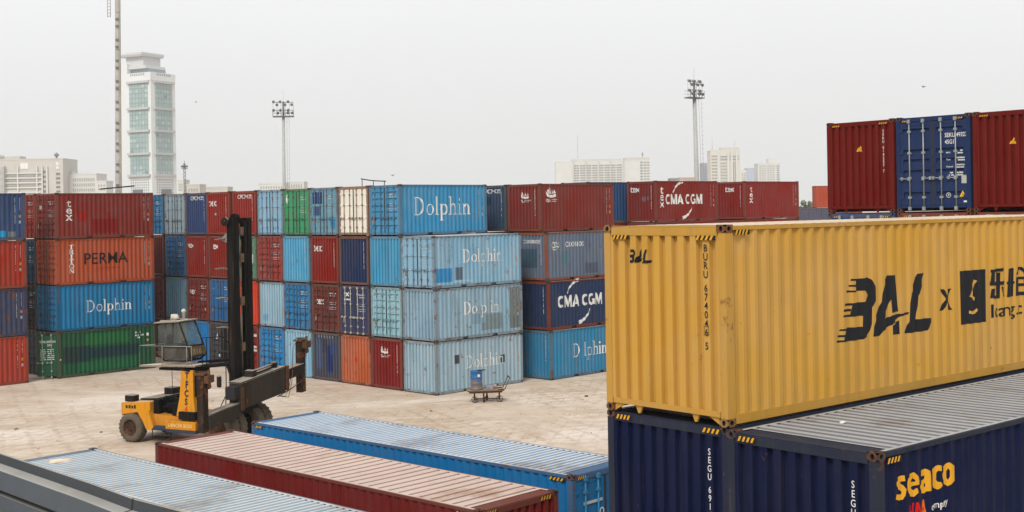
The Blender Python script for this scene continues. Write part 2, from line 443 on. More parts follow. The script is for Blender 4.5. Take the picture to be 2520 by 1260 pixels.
        for k in range(4): z_ = zb + .25 + k*(zt - zb - .5)/3; m.box(x0 - .022, min(hv, (v0 + .1) if s == 0 else (v1 - .1)), z_ - .05, x0 - .001, max(hv, (v0 + .1) if s == 0 else (v1 - .1)), z_ + .05)
        subs = []
        for f_ in (.30, .74) if s == 0 else (.26, .70):
            v_ = v0 + (v1 - v0)*f_; b = MB()
            b.cyl((x0 - .035, v_, .09), (x0 - .035, v_, H - .09), .02, n=8)
            for z_ in (.10, H - .15): b.box(x0 - .075, v_ - .04, z_ - .04, x0 - .012, v_ + .045, z_ + .07)
            for z_ in (.45, H*.36, H*.62, H - .45): b.box(x0 - .06, v_ - .05, z_ - .035, x0 - .003, v_ + .05, z_ + .035)
            subs.append(('locking_bar', b.mesh('locking_bar'), 'bar'))
            b = MB(); z_ = H*.35; dv = .34 if f_ > .5 else -.30
            if s == 0 and f_ < .5: dv = .3
            b.cyl((x0 - .065, v_, z_), (x0 - .065, v_ + dv, z_ + .015), .015, n=6); b.box(x0 - .085, v_ - .045, z_ - .05, x0 - .05, v_ + .045, z_ + .05)
            b.box(x0 - .075, v_ + dv*.75 - .03, z_ - .04, x0 - .003, v_ + dv*.75 + .03, z_ + .06)
            subs.append(('handle', b.mesh('handle'), 'bar'))
        leaves.append((m.mesh('door'), subs, (x0, v0 if s == 0 else v1)))
    b = MB(); b.box(.012, W/2 - .04, zb, .0185, W/2 + .04, zt)
    parts.append(('door_gasket', b.mesh('door_gasket'), 'dark'))
    _protos[key] = (parts, leaves, P); return _protos[key]

def fuse(bm_polys, prof, axis, remap):
    """cut triangles along the fold lines of the sheet and lay them on it"""
    bm = bmesh.new()
    for pl, lift in bm_polys:
        if len(pl) > 4 or (len(pl) == 4 and False):
            tri = tessellate_polygon([[Vector((a, b_, 0)) for a, b_ in pl]])
            for t in tri:
                try: bm.faces.new([bm.verts.new((pl[i][0], pl[i][1], lift)) for i in t])
                except ValueError: pass
        else: bm.faces.new([bm.verts.new((a, b_, lift)) for a, b_ in pl])
    if prof:
        lo = min(v.co[axis] for v in bm.verts); hi = max(v.co[axis] for v in bm.verts)
        for x, _ in prof:
            if lo < x < hi:
                n = [0, 0, 0]; n[axis] = 1; co = [0, 0, 0]; co[axis] = x
                bmesh.ops.bisect_plane(bm, geom=bm.verts[:] + bm.edges[:] + bm.faces[:], plane_co=co, plane_no=n, dist=1e-6)
    for v in bm.verts:
        d_ = interp(prof, v.co[axis]) + IN if prof else 0.0
        if axis == 1: d_ = .0185
        v.co = remap(v.co[0], v.co[1], d_ - v.co[2])
    me = bpy.data.meshes.new('lettering'); bm.to_mesh(me); bm.free(); return me

CASTING = None
def container(label, Lc, H, pos, yaw, col, flip=False, door='ribbed', roof='fine', group=None, rust=.4, fade=.3, grime=.35, dust=.0, dustc=(.50, .46, .41, 1), rough=.55, marks=(), frame=None, bar=None, open_leaf=None, frust=None, groove=.75, leaf_marks=()):
    global CASTING
    parts, leaves, P = proto(Lc, H, door, roof)
    u = Vector((math.cos(yaw), math.sin(yaw), 0)); v = Vector((-u.y, u.x, 0)); p = Vector(pos)
    root = thing('shipping_container', label, 'container', p if not flip else p + u*Lc + v*W, yaw if not flip else yaw + math.pi, group)
    body = paint(col, rust, fade, grime, rough)
    fc = frame or (tuple(c*.9 for c in col[:3]) if frust is not None else tuple(c*.55 + b_*.32 for c, b_ in zip(col[:3], (.17, .115, .085)))) + (1,)
    fm = paint(fc, min(1.3, rust + .35) if frust is None else frust, fade, grime + .1, rough)
    rf = paint(col, rust*.6, fade, grime*.5, rough, dust or .85, dustc); rg = paint(col, rust*.6, fade, grime*.5, rough, (dust or .85)*groove, dustc)
    cast = paint(tuple(c*.45 + .03 for c in col[:3]) + (1,), 1.35, .2, .5, .7)
    bm_ = bar or (paint(tuple(c*.5 + .035 for c in col[:3]) + (1,), 1.0, .3, .4, .5))
    dark = plain('rubber_and_hole_shade', (.02, .02, .02, 1), .8)  # gasket rubber; the same black paints shade into the casting holes
    M = {'frame': fm, 'body': body, 'casting': cast, 'bar': bm_, 'dark': dark}
    def put(name, me, mk, par):
        o = obj(name, me, par)
        if not me.materials:
            for _ in range(2 if mk in ('roof', 'casting') else 1): me.materials.append(None)
        ms = [rf, rg] if mk == 'roof' else ([cast, dark] if mk == 'casting' else [M[mk]])
        for i, mm in enumerate(ms): o.material_slots[i].link = 'OBJECT'; o.material_slots[i].material = mm
        return o
    for name, me, mk in parts: put(name, me, mk, root)
    for i, (me, subs, piv) in enumerate(leaves):
        dl = put('door', me, 'body', root)
        for n_, ms, mk in subs: put(n_, ms, mk, dl)
        if open_leaf and open_leaf[0] == i:
            a = open_leaf[1]; pv = Vector((piv[0], piv[1], 0))
            dl.matrix_local = Matrix.Translation(pv) @ Matrix.Rotation(a, 4, 'Z') @ Matrix.Translation(-pv)
        if open_leaf and open_leaf[0] == i:
            for polys, mc, name in leaf_marks:
                me2 = fuse([(pl, .0002*(q % 5)) for q, pl in enumerate(polys)], P['door'], 1, lambda x, y, d_: (d_ - .0035, W - x, y)); me2.name = name; me2.materials.append(mc); obj(name, me2, dl)
    fmap = {'a': 'u0', 'b': 'u1', 'side': 'v0', 'back': 'v1'} if not flip else {'a': 'u1', 'b': 'u0', 'side': 'v1', 'back': 'v0'}
    E = .0035
    for k, (face, polys, mc, name) in enumerate(sorted(marks, key=lambda q_: q_[3] != 'paint_patch')):
        flat = face.startswith('=')
        f_ = fmap[face.lstrip('=')]
        if f_ == 'v0': rm = lambda x, y, d_: (x, d_ - E, y)
        elif f_ == 'v1': rm = lambda x, y, d_: (Lc - x, W - d_ + E, y)
        elif f_ == 'u0': rm = lambda x, y, d_: (d_ - E, W - x, y)
        else: rm = lambda x, y, d_: (Lc - d_ + E, x, y)
        prof, ax = (None, 0) if flat else ((P['side'], 0) if f_[0] == 'v' else ((P['end'], 0) if f_ == 'u1' else (P['door'], 1)))
        q = [(pl, .0012*k + .0002*(i % 5)) for i, pl in enumerate(polys)]
        if not q: continue
        me = fuse(q, prof, ax, rm); me.name = name; me.materials.append(mc); obj(name, me, root)
    return root

WHITE = lettering(lin(225, 225, 220), .45); WHITE2 = lettering(lin(190, 195, 195), .7); CLEAN = lettering(lin(232, 232, 228), .1)
BLACK = lettering((.016, .017, .02, 1), .05); FBLACK = lettering((.014, .012, .012, 1), .12)
ORANGE = lettering(lin(205, 150, 70), .3); HAZ = lettering(lin(225, 165, 45), .15)
def side_marks(Lc, H, seed):
    """the number, plates and stickers at the right-hand end of a side"""
    x = Lc
    return [('side', vmarks(x - .62, H*.36, H*.9, .055, seed) + vmarks(x - .34, H*.64, H*.9, .045, seed + 1), WHITE2, 'number_marking'),
            ('side', [rect(x - .40, H*.48, x - .27, H*.54)], ORANGE, 'sticker'), ('side', [rect(x - .40, H*.36, x - .28, H*.42)], WHITE2, 'sticker')]
def end_num(seed, H=STD, x=2.04): return ('a', vmarks(x, H*.34, H*.88, .05, seed), WHITE2, 'number_marking')
def door_marks(seed, H=STD):
    return [('a', hmarks(1.45, 2.15, H*.80, .07, seed) + hmarks(1.62, 2.05, H*.75, .07, seed + 1) + hmarks(1.5, 2.1, H*.62, .04, seed + 2) + hmarks(1.5, 2.1, H*.58, .04, seed + 3) + hmarks(1.5, 2.1, H*.52, .04, seed + 4) + hmarks(1.5, 2.1, H*.48, .04, seed + 5), WHITE2, 'number_marking'),
            ('a', [rect(.24, H*.24, .40, H*.36)], lettering((.22, .17, .13, 1), .3), 'data_plate')]
def hazard(face, x0, x1, y0, y1):
    n = 4; d_ = (x1 - x0)/n; r = [[(x0 + i*d_, y0), (x0 + (i + .5)*d_, y0), (x0 + (i + .95)*d_, y1), (x0 + (i + .45)*d_, y1)] for i in range(n)]
    return [(face, [rect(x0, y0, x1 + d_*.4, y1)], BLACK, 'hazard_stripe'), (face, r, HAZ, 'hazard_stripe')]
def hazards(H, end='a', side=True):
    r = hazard('=' + end, .2, .55, H - .15, H - .055) + hazard('=' + end, W - .62, W - .26, H - .15, H - .055)
    return r

SKY, PALE, PALER = lin(72, 146, 200), lin(150, 184, 204), lin(160, 188, 202)
BLUE, ROYAL, NAVY = lin(78, 158, 208), lin(40, 120, 190), lin(48, 62, 100)
TEX, VSA_, BROWN = lin(136, 46, 40), lin(124, 56, 50), lin(108, 54, 48)
ORG, ORED, GREEN = lin(190, 110, 72), lin(214, 78, 48), lin(70, 154, 110)
CREAM, SLATE, DGREY = lin(245, 240, 226), lin(104, 118, 138), lin(72, 74, 80)

def dolphin(x, y, h, sx=.92, gap=0.0, s='Dolphin', col=None): return ('side', serif(s, x, y, h, sx, gap), col or WHITE, 'lettering')
def tex_h(x, y, h, col=None): h *= 1.35; return ('a', text('tex', x - .05, y - .12, h, .95, .02), col or WHITE, 'lettering')
def tex_v(x, y, h, col=None): return ('side', vtext('tex', x, y, h*1.05, h*.86, 1.1, .012), col or WHITE, 'lettering')
def cronos_end(): return ('a', text('CRONOS', .55, 2.14, .23, 1.05, .014), WHITE, 'lettering')
def ship(face, x, y, k=1.0):
    r = [[(0, .42), (.2, .30), (.28, .16), (.5, .12), (.8, .13), (1.0, .2), (1.08, .02), (.8, -.06), (.45, -.06), (.2, .02)],
         [(.2, .42), (.32, .56), (.36, .2), (.28, .2)], [(.42, .2), (.46, .72), (.58, .2)], [(.62, .2), (.66, .5), (.76, .2)], [(.8, .22), (.9, .48), (1.04, .24)], [(.45, .74), (.47, .9), (.52, .74)]]
    r = hmove(r, x, y + .34*k, k)
    r += text('VSA', x, y - .02, .22*k, 1.0, .02) + hmarks(x + .62*k, x + 1.2*k, y + .12*k, .06*k, 3) + hmarks(x + .62*k, x + 1.05*k, y, .05*k, 4)
    return (face, r, WHITE, 'logo')
BLOCK = {'C': (arc(.44, .5, .33, .4, 48, 312, .24, .2, 12), .86), 'M': ([rect(0, 0, .2, 1), rect(.8, 0, 1.0, 1), [(.0, 1), (.24, 1), (.5, .40), (.76, 1), (1.0, 1), (.60, .02), (.40, .02)]], 1.08),
 'A': ([[(0, 0), (.23, 0), (.60, 1), (.36, 1)], [(.73, 0), (.96, 0), (.60, 1), (.36, 1)], rect(.22, .2, .74, .36)], 1.0), 'G': (arc(.44, .5, .33, .4, 48, 330, .24, .2, 12) + [rect(.48, .38, .86, .54), rect(.66, .06, .86, .5)], .95), ' ': ([], .3)}
def block(s, x, y, h, sx=1.0):
    r = []
    for ch in s:
        p, adv = BLOCK[ch]; r += [[(x + a*h*sx, y + b*h) for a, b in q] for q in p]; x += adv*h*sx
    return r
def cmacgm(x, y, k=1.0):
    r = block('CMA CGM', x, y, .64*k, .93)
    r += arc(x + 1.9*k, y + .3*k, 1.25*k, 1.15*k, 158, 98, .05*k, .2*k, 12, True)
    r += arc(x + 1.4*k, y + .3*k, 1.3*k, 1.2*k, -80, -24, .22*k, .05*k, 12, True)
    return ('side', r, WHITE, 'logo')
def patch(face, x0, y0, x1, y1, col, wear=.3): return (face, [rect(x0, y0, x1, y1)], lettering(col, wear), 'paint_patch')

YD, PD = R(45.246), Vector((-3.817, 60.591, 0))       # long row and the yard lanes behind it
def yd(u, v, z=0, p=PD, a=YD): return (p.x + math.cos(a)*u - math.sin(a)*v, p.y + math.sin(a)*u + math.cos(a)*v, z)
G1 = 'containers of the long row across the yard'
Z = [0, STD, 2*STD, 3*STD]
def row(label, v, tier, col, du=0.0, **kw):
    kw.setdefault('group', G1); end = kw.pop('end', True)
    jr = random.Random(label); kw.setdefault('rust', .35); kw['rust'] += .12; kw['grime'] = kw.get('grime', .4) + .1
    return container(label, L20, STD, yd(du + jr.uniform(-.03, .03), v + jr.uniform(-.02, .02), Z[tier]), YD + R(jr.uniform(-.25, .25)), col, flip=end, **kw)
rj = random.Random(3); J = lambda: rj.uniform(-.06, .06)
# the projecting stack of three with the white serif word on its sides
BK = lettering((.055, .06, .07, 1), .15)
row('pale blue container with two small black patches, bottom of the projecting stack', 0, 0, PALER, marks=side_marks(L20, STD, 1) + [end_num(2), dolphin(2.0, 1.12, .64), patch('side', 1.23, 1.42, 1.55, 1.86, (.055, .06, .07, 1), .1), patch('side', 4.45, 1.18, 4.75, 1.58, (.055, .06, .07, 1), .1)], rust=.38, fade=.55)
row('pale blue container with grey stained right half, middle of the projecting stack', 0, 1, lin(146, 180, 198), marks=side_marks(L20, STD, 5) + [dolphin(1.9, 1.22, .64, s='Dolp in'), patch('side', 5.2, .3, 5.95, 2.4, lin(110, 118, 118), .35), patch('side', 3.1, .35, 4.6, 1.15, lin(120, 138, 142), .8), patch('side', 2.5, .7, 3.4, 1.6, lin(125, 155, 170), .75)], rust=.4, fade=.6, du=J(), grime=.55)
row('pale blue container with darker blue square patches, top of the three-high projecting stack', 0, 2, lin(138, 184, 210), end=False, door='panel', marks=side_marks(L20, STD, 8) + [dolphin(1.95, 1.22, .66), patch('side', .15, .3, 1.22, .98, lin(62, 138, 190), .2), patch('side', 1.45, .38, 1.95, 1.0, lin(92, 108, 124), .2), patch('side', 2.35, 1.35, 3.1, 1.95, lin(120, 165, 195), .4), patch('side', 1.2, .25, 2.6, .36, lin(150, 190, 210), .6)] + door_marks(12), rust=.45, fade=.5, du=-.03)
c1 = 2.55
row('dark red container end with white ship emblem on the ground beside pale stack', c1, 0, lin(128, 44, 42), du=.02, marks=[ship('a', .7, 1.62, .62), end_num(21)], rust=.3)
row('pale turquoise container with two doors, second tier beside the projecting stack', c1, 1, lin(150, 194, 206), du=J(), end=False, marks=door_marks(23) + [('a', text('L', 1.9, .85, .12, 1, .02), FBLACK, 'lettering')], fade=.5, bar=paint(lin(120, 165, 180), .9, .3, .4))
row('bright blue ribbed container end, third tier beside the double-door pale container', c1, 2, BLUE, du=J(), marks=[('a', vmarks(1.95, .8, 2.1, .05, 4), lettering(lin(110, 190, 200), .4), 'number_marking')], rust=.2)
row('sky blue container with large white serif word, top of the long row', c1 - .03, 3, SKY, end=False, marks=side_marks(L20, STD, 30) + [dolphin(.95, 1.02, .92, .9, .03)] + door_marks(31), rust=.28, fade=.35)
c2 = 5.09
row('faded orange container end with red stain on the ground', c2, 0, ORG, marks=[('a', arc(1.25, 1.3, .06, .08, 0, 360, .14), lettering(lin(190, 70, 45), .5), 'paint_patch')], rust=.5, fade=.5)
row('navy container with white emblem on its left door, second tier', c2, 1, lin(54, 62, 96), end=False, door='panel', marks=door_marks(41) + [('a', [[(.42, 2.22), (.55, 2.2), (.8, 2.02), (.7, 2.0)], [(.8, 2.22), (.7, 2.22), (.45, 2.0), (.55, 2.0)]] + hmarks(.35, .9, 1.8, .09, 6), WHITE, 'logo')], bar=paint(lin(190, 185, 170), .6, .3, .4))
row('navy ribbed container end with rusty right post, below the white container', c2, 2, lin(44, 58, 92), du=J(), marks=[end_num(43)], rust=.4, frame=lin(110, 80, 70))
row('cream white container with double doors on top of the long row', c2, 3, CREAM, end=False, door='panel', rust=.25, fade=.2, grime=.2, du=.02, frame=lin(150, 120, 100), bar=paint(lin(150, 130, 110), .9, .3, .4))
c3 = 7.63
SL = lin(76, 82, 96)
row('dark slate container end with blue repainted patches on the ground', c3, 0, SL, marks=[patch('a', .35, .6, .75, 2.2, lin(80, 95, 125), .3), patch('a', 1.25, .5, 1.75, 1.9, lin(46, 56, 110), .3), patch('a', .8, 1.5, 1.2, 2.2, lin(70, 70, 82), .4), patch('a', 1.6, 1.4, 2.1, 2.1, lin(64, 80, 112), .4)] + [('a', [rect(.5 + .24*i, 2.28, .58 + .24*i, 2.42) for i in range(6)], WHITE, 'sticker')], rust=.6, grime=.5)
row('brown red container with white word on its left door, second tier', c3, 1, BROWN, end=False, marks=door_marks(51) + [tex_h(.42, 1.62, .28)], fade=.35)
row('red ribbed container end with white word between bright blue and navy ends', c3, 2, lin(134, 42, 36), du=J(), marks=[tex_h(.28, 1.88, .3), end_num(53)], rust=.25)
row('grey blue container with dark navy patched left door, top of the long row', c3, 3, lin(112, 156, 184), end=False, door='panel', marks=door_marks(55) + [patch('a', .22, 1.72, .66, 2.35, lin(44, 60, 104), .1), patch('a', .7, 1.72, 1.08, 2.35, lin(50, 66, 108), .1), patch('a', .3, 1.1, .95, 1.55, lin(64, 82, 120), .4), patch('a', 1.8, .4, 2.2, 1.0, lin(50, 130, 180), .3)], rust=.35)
c4 = 10.2
row('pale blue ribbed container end on the ground behind the spreader post', c4, 0, lin(150, 196, 220), rust=.35, fade=.5, frame=lin(130, 175, 195))
row('royal blue container with rusty door bottoms, second tier', c4, 1, lin(50, 124, 184), end=False, marks=door_marks(61), rust=.55)
row('light blue ribbed container end below the green container', c4, 2, lin(96, 172, 222), du=J(), marks=[end_num(63), ('a', arc(1.28, 1.2, .05, .1, 0, 360, .1), lettering(lin(120, 110, 120), .4), 'paint_patch')], rust=.2)
row('bright green container with double doors on top of the long row', c4, 3, GREEN, end=False, door='panel', marks=[('a', arc(.36, 2.02, .08, .2, 0, 360, .1) + [rect(.3, 1.82, .42, 2.2)], CLEAN, 'sticker')] + door_marks(65)[:1], rust=.35, fade=.2, du=.05)
c5 = 12.64
row('bright royal blue container with double doors on the ground behind the spreader', c5, 0, lin(44, 134, 204), end=False, marks=door_marks(71), rust=.3)
row('pale blue ribbed container end above the bright royal blue doors', c5, 1, lin(158, 196, 214), marks=[patch('a', .3, .35, .8, .7, lin(120, 165, 195), .3)], rust=.25, fade=.5)
row('faded red container with double doors, third tier below pale blue doors', c5, 2, lin(150, 70, 66), end=False, marks=door_marks(73), fade=.6, rust=.5, du=-.04)
row('pale blue container with double doors on top, left of the green one', c5, 3, lin(142, 186, 212), end=False, door='panel', marks=door_marks(75), rust=.35)
c6 = 15.3
row('dark red container door with white marks on the ground right of the mast', c6, 0, lin(130, 40, 36), end=False, marks=[('a', hmarks(1.7, 2.3, 1.95, .18, 81) + hmarks(1.7, 2.3, 1.1, .16, 82) + hmarks(1.75, 2.3, 1.3, .16, 83), WHITE, 'number_marking')])
row('orange red ribbed container end glimpsed right of the mast', c6, 1, ORED, rust=.35, frame=lin(190, 70, 45))
row('grey green container with double doors glimpsed right of the mast', c6, 2, lin(96, 136, 112), end=False, door='panel', marks=door_marks(85) + [('a', [rect(1.85, 1.0, 2.1, 1.5)], WHITE2, 'sticker')], rust=.5)
row('red ribbed container end with white word behind the mast top', c6, 3, lin(146, 50, 42), marks=[cronos_end(), end_num(87)], rust=.3)
c7 = 17.93
row('charcoal container with one black open doorway on the ground behind forklift', c7, 0, DGREY, end=False, marks=[('a', [[(.72, 1.7), (.95, 1.7), (.85, 2.0)], rect(.66, 1.6, .98, 1.66), rect(.95, .55, 1.08, .7)], WHITE, 'logo'), ('=a', [rect(1.26, .3, 2.2, 2.35)], lettering((.012, .012, .012, 1), 0), 'doorway_shade_sheet')], rust=.2)  # flat black sheet over the shut leaf paints the doorway's inner shade
row('royal blue container with double doors, second tier left of the mast', c7, 1, lin(48, 104, 166), end=False, door='panel', marks=door_marks(91) + [('a', arc(.42, 2.0, .04, .06, 0, 360, .05), WHITE, 'sticker')], rust=.45)
row('red ribbed container end with partly hidden white word left of the mast', c7, 2, lin(134, 50, 44), marks=[('a', text('ex', .5, 1.78, .4, .95, .02), WHITE, 'lettering'), end_num(93)], rust=.3)
row('red ribbed container end with white word, top row above the mast brackets', c7 + .06, 3, lin(146, 48, 40), marks=[('a', text('tex', .2, 1.75, .44, .95, .02), WHITE, 'lettering'), end_num(95), ('a', hmarks(.75, 1.0, 1.2, .16, 8), WHITE2, 'sticker')], rust=.3)
c8 = 20.47
row('bright blue ribbed container end on the ground right of the forklift cab', c8, 0, lin(40, 128, 204), rust=.15)
row('dark red container with white word on its left door above the cab', c8, 1, lin(124, 46, 40), end=False, marks=door_marks(101) + [tex_h(.36, 1.72, .28), ('a', [rect(1.98, .62, 2.12, .8)], ORANGE, 'sticker')], rust=.45)
row('red ribbed container end with white word, third tier above the cab', c8, 2, lin(136, 48, 42), marks=[tex_h(.22, 1.95, .26), end_num(103)], rust=.3)
row('navy ribbed container end with white word, top row', c8, 3, lin(58, 78, 122), marks=[cronos_end(), end_num(105)], rust=.25)
c9 = 23.02
row('grey white container end seen through the forklift cab glass', c9, 0, lin(150, 152, 148), rust=.3)
row('pale blue ribbed container end, second tier beside the dark gap', c9, 1, lin(118, 158, 180), rust=.25)
row('blue container with double doors, third tier beside the dark gap', c9, 2, lin(46, 102, 160), end=False, marks=door_marks(111), rust=.3)
row('pale grey blue container with double doors, top row', c9, 3, lin(150, 172, 182), end=False, door='panel', marks=door_marks(113)[1:], rust=.4)
c10 = 25.66
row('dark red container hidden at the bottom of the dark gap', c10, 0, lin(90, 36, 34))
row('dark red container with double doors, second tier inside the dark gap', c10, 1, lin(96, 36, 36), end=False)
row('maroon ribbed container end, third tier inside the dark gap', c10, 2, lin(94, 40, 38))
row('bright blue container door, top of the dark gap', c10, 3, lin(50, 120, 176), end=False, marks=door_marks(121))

# stacks beyond the projecting stack, right of it
G2 = 'containers of the lanes right of the long row'
def lane(label, u, v, z, col, yaw=YD, flip=True, **kw):
    kw.setdefault('group', G2); return container(label, L20, STD, yd(u, v, z), yaw, col, flip=flip, **kw)
lane('mid blue container with white serif word missing a letter, on the ground', 7.42, -.72, 0, lin(62, 132, 180), marks=side_marks(L20, STD, 201) + [dolphin(1.75, 1.05, .72, s='D lphin'), end_num(202)], rust=.4, fade=.35, grime=.45)
lane('navy container with white block letters and two swooshes, second tier', 7.42, -.60, STD, lin(44, 60, 92), marks=[cmacgm(.75, 1.15), end_num(204)] + side_marks(L20, STD, 205), frame=lin(120, 62, 44), rust=.35)
lane('slate blue container with small white word and coil emblem, third tier', 7.5, -.42, 2*STD, SLATE, marks=[('side', text('CRONOS', 1.5, 1.78, .27, .95, .012) + arc(.6, 1.9, .13, .13, 40, 330, .05) + arc(.78, 1.92, .1, .14, 0, 300, .05) + arc(.95, 1.9, .11, .11, 200, 440, .05) + arc(.7, 1.72, .14, .08, 180, 360, .04), WHITE, 'logo'), ('a', text('CRONOS', .72, 2.0, .19, 1.1, .02), WHITE, 'lettering'), end_num(207), patch('side', 1.2, .85, 1.75, 1.55, lin(86, 118, 128), .4), patch('side', 3.1, .3, 4.2, .85, lin(84, 92, 108), .5), patch('side', 4.9, .3, 5.9, .95, lin(58, 100, 150), .4), patch('a', .5, .7, 1.7, 1.7, lin(70, 92, 108), .5)], frame=lin(140, 84, 60), rust=.5, fade=.5, grime=.5)
lane('dull red container with white ship emblems on end and side, topmost tier', 7.62, .08, 3*STD, VSA_, marks=[ship('a', .95, 1.62, .62), ship('side', .45, 1.62, .78), end_num(209)] + side_marks(L20, STD, 210), rust=.22, fade=.3)
lane('dark slate navy container end with white word beside the dull red one', 7.62, 2.62, 3*STD, lin(64, 82, 104), marks=[cronos_end(), end_num(212), patch('a', .8, 1.5, 1.2, 1.95, lin(44, 60, 84), .3)], rust=.35)
HID = 'supporting container hidden behind the front stacks'
for k in range(3):
    lane(HID, 7.62, 2.62, k*STD, lin(70, 84, 104), group='hidden supporting containers')
PE = (8.994, 77.9); PF = (15.694, 84.0)
def far_lane(label, p, z, yaw, col, **kw):
    kw.setdefault('group', G2); kw.setdefault('flip', True); return container(label, L20, kw.pop('H', STD), (p[0], p[1], z), yaw, col, **kw)
for k in range(3):
    for p, a in ((PE, R(42)), (PF, R(41))):
        far_lane(HID, p, 0 if k == 0 else HC + (k - 1)*STD, a, TEX, H=HC if k == 0 else STD, group='hidden supporting containers')
ZT = HC + 2*STD
far_lane('dark red container with white block letters, two swooshes and a vertical word', PE, ZT, R(42), lin(126, 48, 44), marks=[cmacgm(.95, 1.1), tex_v(.62, 2.3, .5), ('a', text('tex', .3, 1.9, .4, 1.0, .02), WHITE, 'lettering'), end_num(221), ('a', arc(1.45, 1.45, .1, .1, 0, 360, .12) + arc(1.75, 1.5, .05, .1, 0, 360, .1), lettering(lin(120, 110, 115), .5), 'paint_patch')] + side_marks(L20, STD, 222), rust=.3)
far_lane('dark red container with only a white vertical word, farthest in the top row', PF, ZT, R(41), lin(132, 46, 42), marks=[tex_v(.75, 2.3, .42), ('a', text('tex', .75, 1.9, .4, 1.0, .02), WHITE, 'lettering'), end_num(225)] + side_marks(L20, STD, 226), rust=.3)
far_lane('dark red container sliver behind the farthest vertical-word container', (PF[0] - 1.38, PF[1] + 2.12), ZT - .12, R(41), lin(128, 52, 44))
far_lane(HID, (PF[0] - 1.38, PF[1] + 2.12), ZT - .12 - STD, R(41), TEX, group='hidden supporting containers')
far_lane(HID, (PF[0] - 1.38, PF[1] + 2.12), ZT - .12 - 2*STD, R(41), TEX, group='hidden supporting containers')
far_lane(HID, (PF[0] - 1.38, PF[1] + 2.12), 0, R(41), TEX, group='hidden supporting containers', H=HC - .125)
far_lane('navy container sliver between two dark red containers in the top row', (PE[0] - 4.2, PE[1] + .2), ZT, R(42), lin(50, 84, 128), marks=[])
far_lane(HID, (PE[0] - 4.2, PE[1] + .2), ZT - STD, R(42), TEX, group='hidden supporting containers')
far_lane(HID, (PE[0] - 4.2, PE[1] + .2), ZT - 2*STD, R(42), TEX, group='hidden supporting containers')
far_lane(HID, (PE[0] - 4.2, PE[1] + .2), 0, R(42), TEX, group='hidden supporting containers', H=HC)

# left-hand stacks
YL, PL = R(46.763), Vector((-25.393, 69.415, 0))
def yl(u, v, z=0): return yd(u, v, z, PL, YL)
G3 = 'containers of the stacks at the left edge'
def left(label, u, v, t, col, flip=False, **kw):
    kw.setdefault('group', G3); return container(label, L20, STD, yl(u, v, t*STD), YL, col, flip=flip, **kw)
left('dark green patched container with one door leaf open on the ground', 0, 0, 0, lin(40, 88, 62), door='panel', open_leaf=(0, R(60)), leaf_marks=[(text('TEMU', 1.36, 2.02, .12, .8, .012) + text('309928 0', 1.72, 2.02, .12, .75, .012) + text('22G1', 1.76, 1.84, .11, .8, .012) + sum([hmarks(1.40, 1.66, 1.62 - .11*i_, .05, 600 + i_) + hmarks(1.76, 2.1, 1.62 - .11*i_, .055, 620 + i_) for i_ in range(6)], []), WHITE, 'number_marking')], marks=[patch('side', .3, .8, 1.9, 1.7, lin(44, 60, 58), .3), patch('side', 1.3, .95, 5.0, 1.55, lin(36, 62, 66), .3), patch('side', 1.6, 1.7, 4.4, 2.35, lin(44, 104, 62), .3), patch('side', 1.2, .25, 4.8, .8, lin(40, 100, 66), .5), ('side', hmarks(4.75, 5.1, 2.15, .1, 301) + hmarks(4.75, 5.3, 1.98, .1, 302) + hmarks(4.75, 5.05, 1.84, .1, 303) + [rect(5.5, 1.95, 5.62, 2.12)], WHITE, 'number_marking'), ('side', [rect(5.5, 1.64, 5.6, 1.76)], ORANGE, 'sticker'), ('side', arc(.12, 1.05, .02, .02, 0, 360, .04), CLEAN, 'sticker')], rust=.3, bar=paint(lin(150, 165, 150), .4, .3, .3))
left('blue container with white serif word above the dark green one', 0, .02, 1, lin(44, 120, 176), marks=[dolphin(1.75, 1.0, .66, .94)] + side_marks(L20, STD, 311), rust=.25, fade=.2, frame=lin(40, 96, 140))
left('burnt orange container with black stencil word and white vertical word', .02, .03, 2, lin(172, 90, 60), marks=[('side', text('PERMA', 1.6, 1.13, .64, .98, .006), FBLACK, 'lettering'), ('side', hmarks(2.4, 3.9, .86, .035, 313), FBLACK, 'lettering'), ('side', vserif('TRITON', .88, 2.26, .24, 1.6, 1.13), CLEAN, 'lettering')] + side_marks(L20, STD, 314), rust=.4, fade=.3, frust=.8)
left('dull red container with bright red patches and white vertical word, top', .0, .0, 3, lin(128, 54, 48), marks=[tex_v(.78, 2.26, .44), patch('side', 1.3, .95, 1.85, 1.55, lin(150, 34, 26), .2), patch('side', 2.2, .3, 3.75, 1.1, lin(126, 30, 26), .25), patch('side', 3.1, 1.1, 3.3, 1.45, lin(134, 34, 28), .3)] + side_marks(L20, STD, 317) + [('a', text('tex', .45, 1.7, .3, .6, .02), WHITE2, 'lettering')] + door_marks(318), rust=.35, fade=.4)
ua = -1.78 - L20
left('brick red container on the ground at the left edge', ua, -.12, 0, lin(166, 62, 42), marks=side_marks(L20, STD, 321), rust=.3)
left('navy container streaked with rust at the left edge, second tier', ua, -.10, 1, lin(62, 70, 100), marks=side_marks(L20, STD, 323), rust=.75, fade=.5, grime=.6, frust=1.1)
left('bright brick red container at the left edge, third tier', ua, -.08, 2, lin(158, 58, 40), marks=side_marks(L20, STD, 325), rust=.3)
left('navy container with light blue patch at the left edge, top tier', ua, -.10, 3, lin(58, 78, 118), marks=side_marks(L20, STD, 327) + [patch('side', 4.3, .2, 4.95, .55, lin(40, 150, 200), .3), patch('side', 5.05, .2, 5.5, .5, lin(110, 125, 125), .4)], rust=.5, fade=.45)
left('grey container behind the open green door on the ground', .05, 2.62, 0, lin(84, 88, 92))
left('black container doors in the gap, second tier', .05, 2.62, 1, lin(44, 52, 58), marks=door_marks(331))
